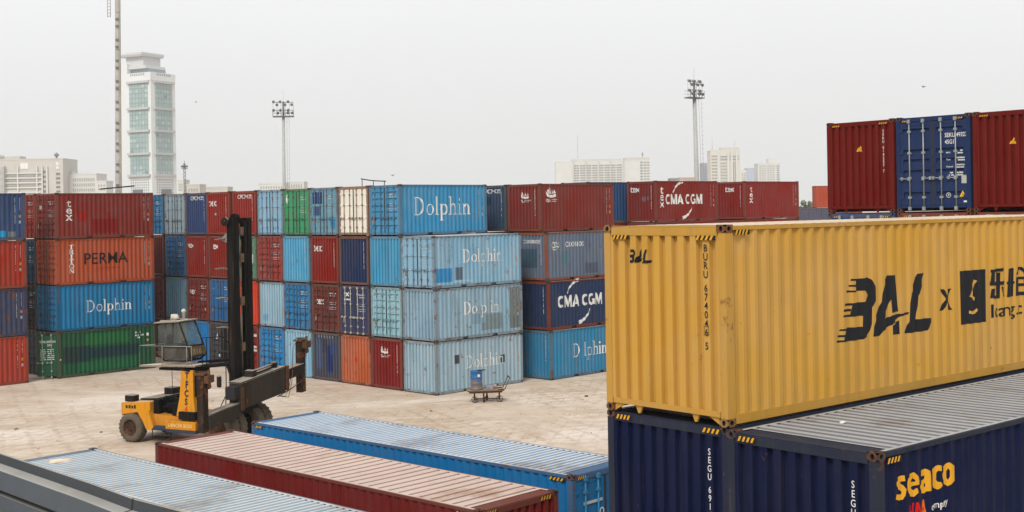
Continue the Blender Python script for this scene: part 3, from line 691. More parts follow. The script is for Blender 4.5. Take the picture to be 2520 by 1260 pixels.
left('dark blue container doors in the gap, third tier', .05, 2.62, 2, lin(36, 74, 100), marks=door_marks(333)[:1])
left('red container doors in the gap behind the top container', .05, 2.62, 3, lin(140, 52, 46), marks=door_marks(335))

# right-hand near stacks
YY, PY = R(40.805), Vector((3.033, 17.783, 0))
def yy_(u, v, z=0): return yd(u, v, z, PY, YY)
G4 = 'high cube containers of the near right block'
YEL = lin(208, 161, 80)
LOGO = {"B":[[[3.279,7.758],[3.603,7.769],[3.68,7.739],[3.786,7.609],[3.823,7.5],[3.795,7.394],[3.691,7.285],[3.683,7.01],[3.655,6.906],[3.575,6.841],[3.419,6.783],[2.874,6.783],[2.955,7.002],[3.415,6.985],[3.421,7.161],[3.095,7.166],[3.146,7.381],[3.467,7.382],[3.561,7.408],[3.616,7.476],[3.58,7.531],[3.473,7.563],[3.228,7.568]],[[3.128,7.769],[3.279,7.762],[3.263,7.733],[3.112,7.737]],[[3.086,7.672],[3.246,7.672],[3.245,7.637],[3.079,7.646]],[[3.032,7.588],[3.234,7.576],[3.227,7.551],[3.016,7.559]],[[2.922,7.386],[3.15,7.38],[3.136,7.343],[2.912,7.352]],[[2.889,7.296],[3.12,7.291],[3.113,7.252],[2.879,7.262]],[[2.881,7.206],[3.102,7.2],[3.095,7.166],[2.871,7.176]],[[2.821,6.986],[2.958,6.99],[2.945,6.956],[2.806,6.961]],[[2.774,6.895],[2.922,6.895],[2.906,6.858],[2.753,6.867]],[[2.722,6.813],[2.887,6.811],[2.874,6.783],[2.703,6.783]]],"A":[[[4.173,7.774],[4.417,7.77],[4.487,7.161],[4.258,7.153],[4.245,7.376],[4.157,7.228],[4.033,7.075],[4.217,7.089],[4.266,7.113],[4.789,7.129],[4.771,7.091],[4.528,7.08],[4.245,6.951],[3.985,6.872],[3.926,6.796],[3.699,6.805],[3.719,6.963],[3.874,7.193],[3.968,7.348],[3.982,7.491],[4.056,7.63]],[[4.261,6.941],[4.496,7.01],[4.502,6.781],[4.266,6.792]]],"L":[[[5.063,7.764],[5.293,7.763],[5.165,7.536],[5.075,7.392],[5.059,7.207],[5.011,6.992],[5.495,6.988],[5.342,6.778],[4.651,6.779],[4.791,6.967],[4.808,7.297],[4.856,7.441],[4.98,7.62]]],"X":[[[5.811,7.454],[5.893,7.455],[6.171,7.08],[6.076,7.082]],[[6.063,7.45],[6.161,7.451],[5.871,7.086],[5.774,7.086]]],"box":[[[6.44,7.745],[7.296,7.741],[7.291,6.789],[6.446,6.797]]],"mark":[[[6.942,7.57],[7.011,7.547],[6.838,7.31],[6.97,7.244],[6.949,7.19],[6.731,7.281]],[[6.723,7.03],[6.721,6.976],[6.846,6.952],[6.96,6.954],[7.008,7.006],[7.002,7.055],[6.951,7.019],[6.885,7.004],[6.791,7.01]]],"le":[[[7.531,7.721],[8.021,7.74],[8.019,7.679],[7.529,7.667]],[[7.549,7.69],[7.629,7.686],[7.61,7.487],[7.523,7.491]],[[7.511,7.498],[8.037,7.492],[8.034,7.425],[7.509,7.432]],[[7.748,7.661],[7.84,7.657],[7.824,7.194],[7.732,7.199]],[[7.574,7.249],[7.826,7.244],[7.824,7.184],[7.572,7.193]],[[7.539,7.37],[7.63,7.376],[7.593,7.207],[7.513,7.202]],[[7.859,7.394],[7.94,7.389],[8.035,7.212],[7.946,7.203]],[[8.134,7.694],[8.207,7.691],[8.19,7.193],[8.096,7.188]],[[8.291,7.718],[8.369,7.714],[8.351,7.194],[8.273,7.192]],[[8.134,7.714],[8.369,7.718],[8.367,7.663],[8.132,7.664]],[[8.097,7.472],[8.381,7.468],[8.38,7.423],[8.096,7.426]],[[8.224,7.578],[8.265,7.576],[8.263,7.505],[8.222,7.507]],[[8.217,7.375],[8.258,7.372],[8.255,7.271],[8.213,7.273]],[[8.528,7.728],[8.654,7.727],[8.503,7.596],[8.411,7.59]],[[8.549,7.727],[8.654,7.727],[8.862,7.6],[8.734,7.595]],[[8.409,7.545],[8.796,7.541],[8.794,7.489],[8.407,7.498]],[[8.407,7.498],[8.499,7.493],[8.489,7.217],[8.398,7.222]],[[8.399,7.263],[8.828,7.259],[8.826,7.193],[8.397,7.197]],[[8.538,7.419],[8.791,7.417],[8.79,7.365],[8.536,7.368]],[[8.709,7.493],[8.794,7.489],[8.79,7.365],[8.705,7.37]]]}
mv = lambda n: hmove(LOGO[n], 0, -2*HC)
bal = mv('B') + mv('A') + mv('L')
k_ = .47/2.79
small = hmove(bal, .48 - 2.703*k_, 2.32 - .986*k_, k_)
small = [[(x, (y - 2.32)*1.25 + 2.32) for x, y in p] for p in small]
mk = [('side', bal, BLACK, 'logo'), ('side', mv('X'), BLACK, 'lettering'), ('side', mv('box'), BLACK, 'logo'), ('side', mv('mark'), lettering(YEL, .05), 'logo'), ('side', mv('le'), BLACK, 'lettering'), ('side', text('lcang.c', 7.5, 1.055, .245, 1.25, .004), BLACK, 'lettering'),
      ('a', small, BLACK, 'logo'), ('a', vtext('BURU 674046 5', 2.065, 2.62, .104, .128, .9, .006), BLACK, 'number_marking'), ('a', arc(2.0, 1.33, 0, 0, 0, 0, 0)[:0] + [rect(2.02, 1.30, 2.11, 1.307), rect(2.02, 1.43, 2.11, 1.437), rect(2.02, 1.307, 2.027, 1.43), rect(2.103, 1.307, 2.11, 1.43)], BLACK, 'number_marking')]
mk += hazard('=a', .2, .52, HC - .215, HC - .150) + hazard('=a', 1.9, 2.24, HC - .215, HC - .150) + hazard('=side', .2, .5, HC - .145, HC - .07)
container('yellow container with large black logo lettering on top of the navy stack', L40, HC, yy_(0, 0, 2*HC), YY, YEL, flip=True, group=G4, marks=mk, rust=.2, fade=.2, grime=.18, roof='bold', dust=1.0, dustc=(.53, .46, .375, 1), frust=.5)
SEA = lin(20, 28, 60)
container('navy container directly under the yellow one', L40, HC, yy_(.03, .02, HC), YY, SEA, flip=True, group=G4, rust=.15, fade=.15, grime=.2, roof='bold', frame=lin(44, 50, 66),
          marks=[('a', vtext('SEGU 6914', 2.065, 2.55, .095, .122, .8, .006), CLEAN, 'number_marking')] + hazard('=a', .2, .5, HC - .12, HC - .05) + hazard('=a', 1.95, 2.28, HC - .12, HC - .05))
SG = {"s":[[0.645,5.417],[0.653,5.342],[0.584,5.341],[0.578,5.319],[0.63,5.287],[0.666,5.235],[0.653,5.155],[0.619,5.102],[0.529,5.105],[0.409,5.145],[0.432,5.208],[0.51,5.184],[0.584,5.175],[0.611,5.197],[0.586,5.224],[0.481,5.27],[0.436,5.318],[0.437,5.364],[0.496,5.402],[0.57,5.417]],"e":[[0.898,5.417],[0.956,5.355],[0.974,5.293],[0.969,5.252],[0.827,5.234],[0.842,5.201],[0.885,5.182],[0.921,5.209],[0.935,5.204],[0.947,5.148],[0.893,5.095],[0.796,5.117],[0.723,5.167],[0.687,5.231],[0.684,5.314],[0.707,5.369],[0.784,5.405]],"a":[[1.179,5.423],[1.244,5.383],[1.259,5.327],[1.264,5.122],[1.18,5.123],[1.157,5.1],[1.091,5.107],[1.015,5.155],[0.984,5.214],[1.007,5.252],[1.152,5.295],[1.165,5.335],[1.059,5.333],[1.034,5.397],[1.101,5.417]],"c":[[1.471,5.431],[1.528,5.417],[1.531,5.343],[1.469,5.356],[1.445,5.329],[1.44,5.233],[1.459,5.206],[1.51,5.198],[1.548,5.149],[1.461,5.102],[1.383,5.133],[1.322,5.197],[1.297,5.267],[1.31,5.337],[1.368,5.395]],"o":[[1.747,5.427],[1.851,5.366],[1.901,5.291],[1.899,5.23],[1.844,5.164],[1.725,5.106],[1.612,5.164],[1.556,5.227],[1.541,5.296],[1.583,5.357],[1.665,5.4]]}
SC = {"ec":[[0.877,5.343],[0.911,5.314],[0.905,5.292],[0.824,5.301],[0.846,5.33]],"ac":[[1.167,5.233],[1.166,5.185],[1.143,5.186],[1.137,5.22]],"oc":[[1.733,5.35],[1.755,5.313],[1.753,5.233],[1.728,5.188],[1.706,5.228],[1.706,5.302]]}
container('navy container with yellow rounded word on its side, bottom right corner', L40, HC, yy_(-.15, -2.53, HC), YY, SEA, flip=True, group=G4, rust=.15, fade=.15, grime=.2, roof='bold', dust=1.0, groove=.42, dustc=(.34, .337, .325, 1), frame=lin(46, 52, 66),
          marks=[('side', hmove(list(SG.values()), 0, -HC), HAZ, 'logo'), ('side', hmove(list(SC.values()), 0, -HC), lettering(SEA, 0), 'logo'), ('side', text('HN', .69, 1.88, .24, .74, .03, .15), lettering(lin(200, 30, 30), .05), 'logo'), ('side', text('A', 1.01, 1.88, .24, .74, .03, .15), lettering(lin(225, 110, 40), .05), 'logo'), ('side', text('company', 1.25, 1.965, .092, .98, .012), CLEAN, 'lettering'),
                 ('a', vtext('SEGU 691', 2.065, 2.5, .095, .122, .8, .006), CLEAN, 'number_marking')] + hazard('=a', .2, .5, HC - .12, HC - .05) + hazard('=side', .2, .5, HC - .16, HC - .09))
for v in (0, -2.53):
    container('supporting container hidden under the near right block', L40, HC, yy_(0, v, 0), YY, SEA, flip=True, roof='bold', group='hidden supporting containers')
# red, navy, red containers high on the right
G5 = 'high cube containers of the tall stack on the right'
tri = lambda x, y, h: [[(x - h*.55, y), (x + h*.55, y), (x, y + h)]]
bang = lambda x, y, h: [[(x - h*.06, y + h*.3), (x + h*.06, y + h*.3), (x, y + h*.75)], rect(x - h*.3, y + .08*h, x + h*.3, y + .14*h)]
TRI = lettering(lin(245, 185, 60), 0)
F3 = lambda k: yy_(20.03, 9.83 - 2.515*k, 3*HC); F2 = lambda k: yy_(20.03, 9.83 - 2.515*k, 2*HC)
RED = lin(106, 32, 27)
hz = lambda: hazard('=a', .22, .5, HC - .15, HC - .10) + hazard('=a', 1.92, 2.22, HC - .15, HC - .10)
container('maroon container with small yellow triangle, left end of the tall right stack', L40, HC, F3(0), YY, RED, flip=True, group=G5, rust=.08, fade=.12, grime=.15, frust=.25, marks=[('a', tri(1.2, 1.93, .19), TRI, 'warning_sign'), ('a', bang(1.2, 1.93, .19), BLACK, 'warning_sign'), ('a', vtext('SEKU 614257 7', 2.065, 2.58, .085, .112, .85, .006), CLEAN, 'number_marking')] + hz())
dm = text('SEKU', 1.62, 2.22, .125, .8, .012) + text('6493274', 1.92, 2.22, .125, .78, .012) + text('45G1', 1.62, 2.02, .125, .8, .012) + text('MAX', 1.66, 1.74, .045, 1, .01) + text('Tare', 1.66, 1.53, .05, 1, .01) + text('Payload', 1.66, 1.32, .05, 1, .008)
for i, yv in enumerate((1.79, 1.72, 1.58, 1.51, 1.37, 1.30)): dm += hmarks(1.96, 2.24, yv, .045, 400 + i)
for i, yv in enumerate((1.14, 1.07)): dm += hmarks(1.74, 1.86, yv, .05, 410 + i) + hmarks(1.96, 2.2, yv, .05, 412 + i)
container('navy container with four grey locking bars between two maroon containers', L40, HC, F3(1), YY, lin(42, 58, 96), flip=False, door='hc', group=G5, rust=.06, fade=.1, grime=.2, frust=.3, bar=plain('galvanised_bar', lin(150, 156, 156), .45, .15, 4, .2),
          marks=[('a', dm, CLEAN, 'number_marking'), ('a', tri(2.17, .44, .19), TRI, 'warning_sign'), ('a', bang(2.17, .44, .19), BLACK, 'warning_sign'), ('a', [rect(2.14, .84, 2.33, 1.12)], lettering(lin(185, 185, 175), .2), 'data_plate'), ('a', [rect(2.2, .28, 2.33, .33)], CLEAN, 'sticker'), ('a', arc(1.72, .5, .07, .07, 0, 360, .02) + [[(1.68, .46), (1.76, .5), (1.72, .55)]], lettering(lin(190, 195, 195), .3), 'sticker')] + hz())
container('maroon container with yellow triangle, cut off by the right edge', L40, HC, F3(2), YY, RED, flip=True, group=G5, rust=.08, fade=.12, grime=.15, frust=.25, marks=[('a', tri(1.22, 1.92, .19), TRI, 'warning_sign'), ('a', bang(1.22, 1.92, .19), BLACK, 'warning_sign')] + hz())
for k, (lb, cc) in enumerate((('blue container door top under the left maroon one', lin(30, 84, 140)), ('red container door top under the navy one with locking bars', lin(140, 52, 44)), ('red container door top under the maroon one at the right edge', lin(136, 48, 42)))):
    container(lb, L40, HC, F2(k), YY, cc, flip=False, group=G5, rust=.15, marks=hz(), bar=plain('galvanised_bar', lin(150, 156, 156), .45, .15, 4, .2))
    for t in (0, 1): container('supporting container hidden under the tall right stack', L40, HC, yy_(20.03, 9.83 - 2.515*k, t*HC), YY, TEX, group='hidden supporting containers')

# three 40-foot containers in the foreground
G6 = 'high cube containers lying in the foreground'
YR, PR = R(-42.96), Vector((-9.685, 33.447, 0))
YB, PB = R(-42.41), Vector((-7.740, 36.530, 0))
hzf = hazard('=b', .2, .5, HC - .13, HC - .05) + hazard('=b', 1.85, 2.2, HC - .13, HC - .05)
container('dark red container with pinkish dusty ribbed roof in the foreground', L40, HC, PR, YR, lin(112, 34, 32), group=G6, rust=.35, fade=.25, roof='wide', dust=1.0, groove=.45, dustc=(.50, .405, .345, 1), marks=hzf + hazard('=side', 11.5, 11.95, HC - .16, HC - .09))
container('bright blue container with pale dusty ribbed roof, rearmost in the foreground', L40, HC, PB, YB, lin(24, 112, 178), flip=True, door='panel', group=G6, rust=.15, fade=.15, roof='fine', dust=1.0, groove=.42, dustc=(.50, .515, .50, 1), bar=paint(lin(60, 130, 180), .5, .3, .3), marks=hzf + hazard('=side', .22, .5, HC - .16, HC - .09) + hazard('=side', 11.5, 11.95, HC - .16, HC - .09) + [('=b', arc(1.05, 1.9, .07, .09, 0, 360, .03), CLEAN, 'sticker'), ('b', [rect(.4, 2.15, 1.1, 2.22)], WHITE2, 'sticker')])
p0 = Vector(yd(-.62, -3.86, 0, PR, YR))
container('pale container with blue grey dusty roof, nearest in the foreground', L40, HC, p0, YR, lin(112, 146, 172), group=G6, rust=.25, roof='fine', dust=1.0, groove=.35, dustc=(.475, .475, .45, 1))

# distant containers beyond the tall right stack
G7 = 'far containers seen through the gap on the right'
q = at(2006, 500, 163.8); q.z = 0
for t, (lb, cc) in enumerate(((HID, TEX), (HID, TEX), ('rust brown container low in the gap beside the maroon stack', lin(126, 60, 46)), ('orange red distant container in the gap beside the maroon stack', lin(172, 84, 60)))):
    container(lb, L20, HC, (q.x, q.y, t*(HC - .02)), R(-5), cc, flip=True, group=G7 if t > 1 else 'hidden supporting containers', rust=.25, fade=.3)
q = at(1952, 520, 128); q.z = 0
for t in range(3):
    container('grey blue container with pale top edge in the far gap' if t == 2 else HID, L20, HC, (q.x, q.y, t*HC - .0), R(4), lin(92, 92, 110), flip=True, group=G7 if t == 2 else 'hidden supporting containers', rust=.1)

# ---------------------------------------------------------------- ground
k = NT('sandy_ground'); v = k.n('TexCoord').outputs['Object']
a = k.noise(v, .05, 5, .6); b = k.noise(v, .35, 8, .68); c = k.noise(v, 3.0, 8, .7)
G = lambda r_, g_, b_: lin(r_, g_*1.005, b_*1.045, .84)
col = k.mixc(k.rng(a, .38, .62), G(194, 176, 151), G(210, 194, 170))
col = k.mixc(k.rng(b, .44, .62, 0, .75), col, G(180, 158, 130))
col = k.mixc(k.rng(k.noise(v, .16, 8, .7, (.5, 1, 1), .4), .53, .62, 0, .7), col, G(224, 212, 192))
col = k.mixc(k.rng(k.noise(v, .8, 7, .7, (.3, 1.0, 1)), .53, .66, 0, .6), col, G(220, 206, 184))
col = k.mixc(k.rng(k.noise(v, 1.1, 8, .72, (1, .4, 1)), .55, .70, 0, .38), col, G(174, 150, 120))
col = k.mixc(k.rng(c, .5, .72, 0, .4), col, G(164, 142, 114))
# tyre tracks: pairs of scuffed arcs
for sc_, rz_, dm2, hi in ((.42, 62, 5.0, .5), (.30, -25, 4.0, .45), (.55, 12, 6.0, .4)):
    wv = k.n('TexWave', Scale=sc_, Distortion=dm2, Detail=3.0); wv.inputs['Detail Scale'].default_value = .5
    mp = k.n('Mapping'); mp.inputs['Rotation'].default_value = (0, 0, R(rz_)); k.l(v, mp.inputs['Vector']); k.l(mp.outputs[0], wv.inputs['Vector'])
    tm = k.n('Math', operation='MULTIPLY'); k.l(k.rng(wv.outputs[1], .84, .95), tm.inputs[0]); k.l(k.rng(k.noise(v, .13, 4), .46, .58, 0, hi), tm.inputs[1])
    t3 = k.n('Math', operation='MULTIPLY'); k.l(tm.outputs[0], t3.inputs[0]); k.l(k.rng(k.noise(v, 2.2, 6, .7), .38, .6), t3.inputs[1])
    col = k.mixc(t3.outputs[0], col, G(160, 136, 108))
col = k.mixc(k.rng(k.noise(v, .26, 7, .72, None, .8), .63, .71, 0, .6), col, G(150, 118, 84))
col = k.mixc(k.rng(k.noise(v, .5, 6, .7), .70, .76, 0, .6), col, G(118, 96, 74))
col = k.mixc(k.rng(k.noise(v, 9, 5, .65), .66, .72, 0, .7), col, G(116, 96, 76))
col = k.mixc(k.rng(k.noise(v, 26, 3, .6), .66, .71, 0, .6), col, G(122, 102, 82))
k.l(col, k.b.inputs['Base Color']); k.b.inputs['Roughness'].default_value = .95; k.b.inputs['Specular IOR Level'].default_value = .15
k.bump(k.noise(v, 2.4, 9, .7), .55, .05)
m = MB(); m.face([(-5000, -300, 0), (5000, -300, 0), (5000, 5000, 0), (-5000, 5000, 0)])
m.build('ground', k.m, kind='structure')

# pebbles and litter on the yard
rr = random.Random(11); m = MB(); mats = [plain('stone', lin(128, 108, 88), .9, .4, 6), plain('dark_scrap', lin(70, 58, 48), .9, .3, 6), plain('pale_litter', lin(215, 208, 195), .8, .1, 6)]
for i in range(420):
    y_ = 42 + 34*rr.random(); x_ = (rr.uniform(-.42, .10))*y_; r_ = rr.uniform(.012, .035)*(1 + (rr.random() < .08)*2.2)
    m.cur = 0 if rr.random() < .74 else (1 if rr.random() < .8 else 2)
    n = 6; o = rr.random()*6
    pr = [(math.cos(o + j*6.283/n)*r_*rr.uniform(.6, 1.3), math.sin(o + j*6.283/n)*r_*rr.uniform(.6, 1.3)) for j in range(n)]
    m.loft([[(x_ + a_, y_ + b_, -.005) for a_, b_ in pr], [(x_ + a_*.6, y_ + b_*.6, r_*rr.uniform(.3, .8)) for a_, b_ in pr]], False, True)
m.build('gravel', mats, None, kind='stuff', label='small dark stones and litter scattered over the sandy yard', cat='gravel')

# ---------------------------------------------------------------- container handler truck
FY = paint(lin(218, 150, 22), .45, .12, .45, .45, .55, (.52, .44, .34, 1), 'worn_yellow_paint'); FY2 = paint(lin(212, 142, 22), .55, .12, .55, .5, 0)
DK = paint(lin(38, 34, 30), .7, .3, .4, .6, .7, (.36, .31, .25, 1), 'greasy_dark_steel'); BLK = paint(lin(20, 19, 18), .3, .1, .3, .55, 0)
SPR = paint(lin(56, 49, 42), .6, .3, .45, .6, .8, (.36, .32, .27, 1), 'worn_grey_steel'); RST = paint(lin(84, 62, 44), 1.0, .3, .5, .8, 0)
POSTM = paint(lin(46, 36, 28), .95, .2, .5, .7, 0)
TYRE = plain('dusty_tyre', lin(92, 82, 68), .95, .3, 3); RIMM = paint(lin(66, 48, 36), 1.0, .3, .5, .8, 0)
root = thing('container_handler', 'yellow and black mast truck with raised cab and long spreader arm', 'forklift', (-14.9, 50.7, 0), R(-24))
def wheel(s, t, z, r, wd, dual=False):
    h = wd/2
    m = MB(); prof = [(r*.56, -h), (r*.66, -h*1.02), (r*.86, -h*1.0), (r*.96, -h*.82), (r, -h*.55), (r, h*.55), (r*.96, h*.82), (r*.86, h), (r*.66, h*1.02), (r*.56, h)]
    m.lathe(prof, (s, t, z), 'y', 40, True, False)
    for i in range(44):                                          # tread lugs
        a0 = 2*math.pi*i/44; a1 = a0 + .085; sd = (-1, 1)[i % 2]
        P = lambda a, q, y: (s + q*math.cos(a), t + y, z + q*math.sin(a))
        y0, y1 = (sd*h*.02, sd*h*.92)
        m.loft([[P(a0, r*.985, y0), P(a1, r*.985, y0), P(a1 + .03, r*.93, y1), P(a0 + .03, r*.93, y1)], [P(a0, r*1.03, y0), P(a1, r*1.03, y0), P(a1 + .03, r*.985, y1), P(a0 + .03, r*.985, y1)]])
    wo = m.build('wheel', TYRE, root)
    m = MB(); m.lathe([(r*.585, -h*1.0), (r*.56, -h*1.02), (r*.50, -h*.72), (r*.44, -h*.60), (r*.22, -h*.58), (r*.2, -h*.80), (r*.1, -h*.84), (.001, -h*.84)], (s, t, z), 'y', 28, True, False)
    m.lathe([(r*.60, h*.96), (r*.50, h*.72), (r*.2, h*.6), (.001, h*.6)], (s, t, z), 'y', 20)
    for i in range(8):
        a0 = i*math.pi/4; m.cyl((s + r*.32*math.cos(a0), t - h*.68, z + r*.32*math.sin(a0)), (s + r*.32*math.cos(a0), t - h*.5, z + r*.32*math.sin(a0)), r*.035, n=6)
    m.build('rim', RIMM, wo)
wheel(.11, -1.08, .585, .58, .42); wheel(.11, 1.08, .585, .58, .42)
wheel(4.38, -1.05, .73, .72, .5); wheel(4.38, 1.15, .73, .72, .5)
wheel(4.38, -.52, .73, .72, .46); wheel(4.38, .62, .73, .72, .46)
m = MB(); m.box(-.25, -.85, .42, .4, .85, .62); m.box(4.2, -.9, .6, 4.56, 1.0, .86); m.build('axle', BLK, root)
m = MB()                                                        # counterweight and hood
m.loft([[(-.56, -.98, .98), (-.56, .98, .98), (-.56, .98, 1.5), (-.56, -.98, 1.5)], [(-.30, -1.2, 1.1), (-.30, 1.2, 1.1), (-.30, 1.2, 1.56), (-.30, -1.2, 1.56)], [(.5, -1.2, 1.22), (.5, 1.2, 1.22), (.5, 1.2, 1.6), (.5, -1.2, 1.6)], [(1.0, -1.12, 1.22), (1.0, 1.12, 1.22), (1.0, 1.12, 1.62), (1.0, -1.12, 1.62)]])
m.box(-.5, -.82, .55, -.16, .82, .975)
for t0 in (-1.2, .95):
    m.prism([(.44, 1.215), (.98, 1.30), (1.22, .66), (1.10, .52), (.86, .55), (.70, .86)], t0, t0 + .25, 'y')
m.build('counterweight', FY, root)
m = MB()
m.cbox(-.32, -1.06, 1.585, .12, -.70, 1.84, .02); m.cbox(.36, .5, 1.625, .84, .95, 1.96, .02); m.build('air_cleaner_box', DK, root)
m = MB(); m.loft([[(.1, -.62, 1.6), (.1, .9, 1.6), (.1, .9, 1.66), (.1, -.62, 1.66)], [(1.02, -.7, 1.63), (1.02, .9, 1.63), (1.02, .9, 1.72), (1.02, -.7, 1.72)]]); m.build('hood_panel', DK, root)
m = MB(); m.box(1.0, -.9, 1.13, 1.28, .9, 1.70); m.build('radiator', BLK, root)
m = MB()
m.cbox(1.34, -.62, 1.05, 2.1, .5, 1.55, .05); m.cyl((1.4, -.35, 1.6), (1.95, -.35, 1.6), .13); m.cyl((1.5, .2, 1.62), (2.0, .2, 1.62), .14); m.cbox(1.95, -.98, 1.12, 2.32, -.55, 1.62, .03)
m.tube([(1.3, -.7, 1.66), (1.5, -.75, 1.80), (1.9, -.7, 1.78), (2.25, -.6, 1.70), (2.35, -.5, 1.5)], .05); m.tube([(1.4, -.95, 1.2), (1.6, -1.0, 1.45), (1.9, -.98, 1.5)], .03)
for i in range(5): m.cyl((1.4 + .12*i, -.66, 1.2), (1.4 + .12*i, -.72, 1.42), .035, n=6)
m.build('engine', BLK, root)
m = MB(); m.cbox(1.2, .55, 1.6, 1.75, .95, 1.82, .05); m.build('fuel_tank', FY2, root)
m = MB(); m.prism([(.9, .52), (3.6, .50), (3.6, 1.02), (2.45, 1.08), (1.05, 1.14)], -.98, .98, 'y'); m.box(3.6, -.72, .5, 4.2, .72, 1.1); m.build('chassis', FY2, root)
m = MB(); m.cbox(1.84, -1.24, .62, 3.3, -.985, .955, .02); m.build('side_tank', FY2, root)
mt = lettering(lin(238, 205, 140), .35)
def decal(polys, fn, mat, name, lift=.004):
    me = fuse([(pl, .0002*(i % 5)) for i, pl in enumerate(polys)], None, 0, lambda x, y, d_: fn(x, y, lift - d_)); me.name = name; me.materials.append(mat); return obj(name, me, root)
decal(text('LANCER BOSS', 1.98, .73, .135, .95, .01), lambda x, y, d_: (x, -1.24 - d_, y), mt, 'lettering')
decal(hmarks(-.15, .40, 1.34, .15, 77), lambda x, y, d_: (x, -1.2 - d_, y), lettering((.03, .025, .02, 1), .5), 'lettering')
m = MB(); m.cbox(1.2, -1.22, .54, 1.86, -.9, .70, .03); m.box(1.86, -1.235, .50, 3.3, -1.0, .615); m.build('running_board', paint(lin(52, 62, 82), .6, .3, .4), root)
m = MB(); m.tube([(1.2, -1.22, .55), (1.2, -1.25, .28), (1.9, -1.25, .26), (1.92, -1.2, .5)], .02); m.box(1.2, -1.27, .265, 1.9, -1.02, .29); m.tube([(2.0, -1.1, .5), (2.02, -1.12, .1)], .02); m.build('step', BLK, root)
m = MB(); m.box(3.2, -.98, 1.12, 4.15, .98, 1.16); m.box(3.4, -.9, 1.165, 3.75, .3, 1.20); m.box(3.85, -.9, 1.165, 4.1, .6, 1.21); m.build('deck_plate', DK, root)
m = MB(); m.cbox(2.45, -1.22, 1.02, 3.25, -.99, 1.33, .03); m.build('battery_box', BLK, root)
m = MB(); m.loft([[(2.28, -1.1, 1.14), (3.2, -1.1, 1.12), (3.2, -.35, 1.12), (2.28, -.35, 1.14)], [(2.42, -1.06, 1.9), (3.08, -1.06, 1.9), (3.08, -.4, 1.9), (2.42, -.4, 1.9)], [(2.48, -1.02, 2.92), (3.05, -1.02, 2.92), (3.05, -.42, 2.92), (2.48, -.42, 2.92)]])
m.build('cab_column', FY, root)
bl_ = lettering(lin(36, 40, 70), .1); rd = lettering(lin(225, 60, 20), 0)
cf = lambda x, y, d_: (x, -1.06 - (1.9 - y)*.04*(1 if y > 1.9 else 1.3) - d_ - .012, y)
decal(text('T', 2.77, 2.62, .23, .9, .03, 0, 'CENTER') + text('F', 2.77, 2.26, .24, .9, .03, 0, 'CENTER') + text('C', 2.76, 1.92, .24, .85, .03, 0, 'CENTER') + text('S', 2.75, 1.60, .23, .9, .03, 0, 'CENTER') + [rect(2.735, 2.525, 2.785, 2.56), rect(2.73, 2.19, 2.78, 2.22), rect(2.725, 1.86, 2.775, 1.885)], cf, bl_, 'lettering')
decal(text('4', 2.75, 1.33, .2, .9, .03, 0, 'CENTER'), cf, rd, 'lettering')
m = MB(); m.tube([(3.0, -.38, 1.2), (3.05, -.3, 2.2), (3.1, -.3, 3.0)], .12); m.cbox(3.06, -.98, 1.9, 3.24, -.5, 2.75, .03); m.build('hydraulic_valve_block', BLK, root)
m = MB(); m.loft([[(.35, -.95, 2.98), (3.15, -1.02, 3.06), (3.15, .2, 3.06), (1.25, .2, 3.0)], [(.35, -.95, 3.05), (3.15, -1.02, 3.13), (3.15, .2, 3.13), (1.25, .2, 3.07)]]); m.build('cab_platform', paint(lin(150, 138, 120), .7, .3, .4, .7, .9, (.55, .49, .41, 1)), root)
m = MB(); m.box(1.3, -.9, 2.88, 3.3, -.3, 2.975); m.cyl((2.3, -.75, 2.95), (4.45, -.30, 3.16), .07); m.cyl((2.6, -.1, 3.12), (4.5, .0, 3.35), .06); m.cyl((2.2, -1.0, 3.0), (2.9, -1.0, 2.9), .05); m.build('tie_beam', BLK, root)
# cab: steel frame, glazing, roof, seat
na = [(1.25, 4.72), (2.32, 4.79), (2.74, 3.84), (2.83, 3.44), (2.58, 3.26), (1.58, 3.26), (1.2, 3.62)]
cabt = (-.9, .05)
m = MB()
for t_ in cabt:
    for a_, b_ in zip(na, na[1:] + na[:1]): m.cyl((a_[0], t_, a_[1]), (b_[0], t_, b_[1]), .035, n=6)
    m.cyl((1.2, t_, 3.82), (2.76, t_, 3.82), .035, n=6)
    m.cyl((1.2, t_, 3.62), (1.25, t_, 4.72), .045, n=6)
for a_ in na: m.cyl((a_[0], cabt[0], a_[1]), (a_[0], cabt[1], a_[1]), .035, n=6)
m.build('cab', paint(lin(44, 38, 33), .7, .3, .5, .7), root); cab = root.children[-1] if False else [o for o in C.objects if o.name.startswith('cab') and o.parent == root][-1]
cab = bpy.data.objects['cab']
GL = glass('dusty_cab_glass', lin(96, 102, 100), .26); GL2 = glass('dirty_lower_glass', lin(66, 62, 54), .66, .4); GLF = glass('green_tinted_glass', lin(60, 92, 96), .55, .2)
def pane(pts, mat, name='window'):
    m = MB(); m.face(pts); return m.build(name, mat, cab)
for t_, q_ in ((-.9, -.9), (.05, .05)):
    pane([(1.25, t_, 3.84), (2.71, t_, 3.84), (2.30, t_, 4.75), (1.27, t_, 4.68)], GL)
    pane([(1.22, t_, 3.80), (2.72, t_, 3.80), (2.80, t_, 3.45), (2.56, t_, 3.29), (1.6, t_, 3.29), (1.23, t_, 3.62)], GL2)
pane([(2.32, -.87, 4.76), (2.32, .02, 4.76), (2.73, .02, 3.88), (2.73, -.87, 3.88)], GLF, 'windscreen')
pane([(1.25, -.87, 4.68), (1.25, .02, 4.68), (1.21, .02, 3.70), (1.21, -.87, 3.70)], GL)
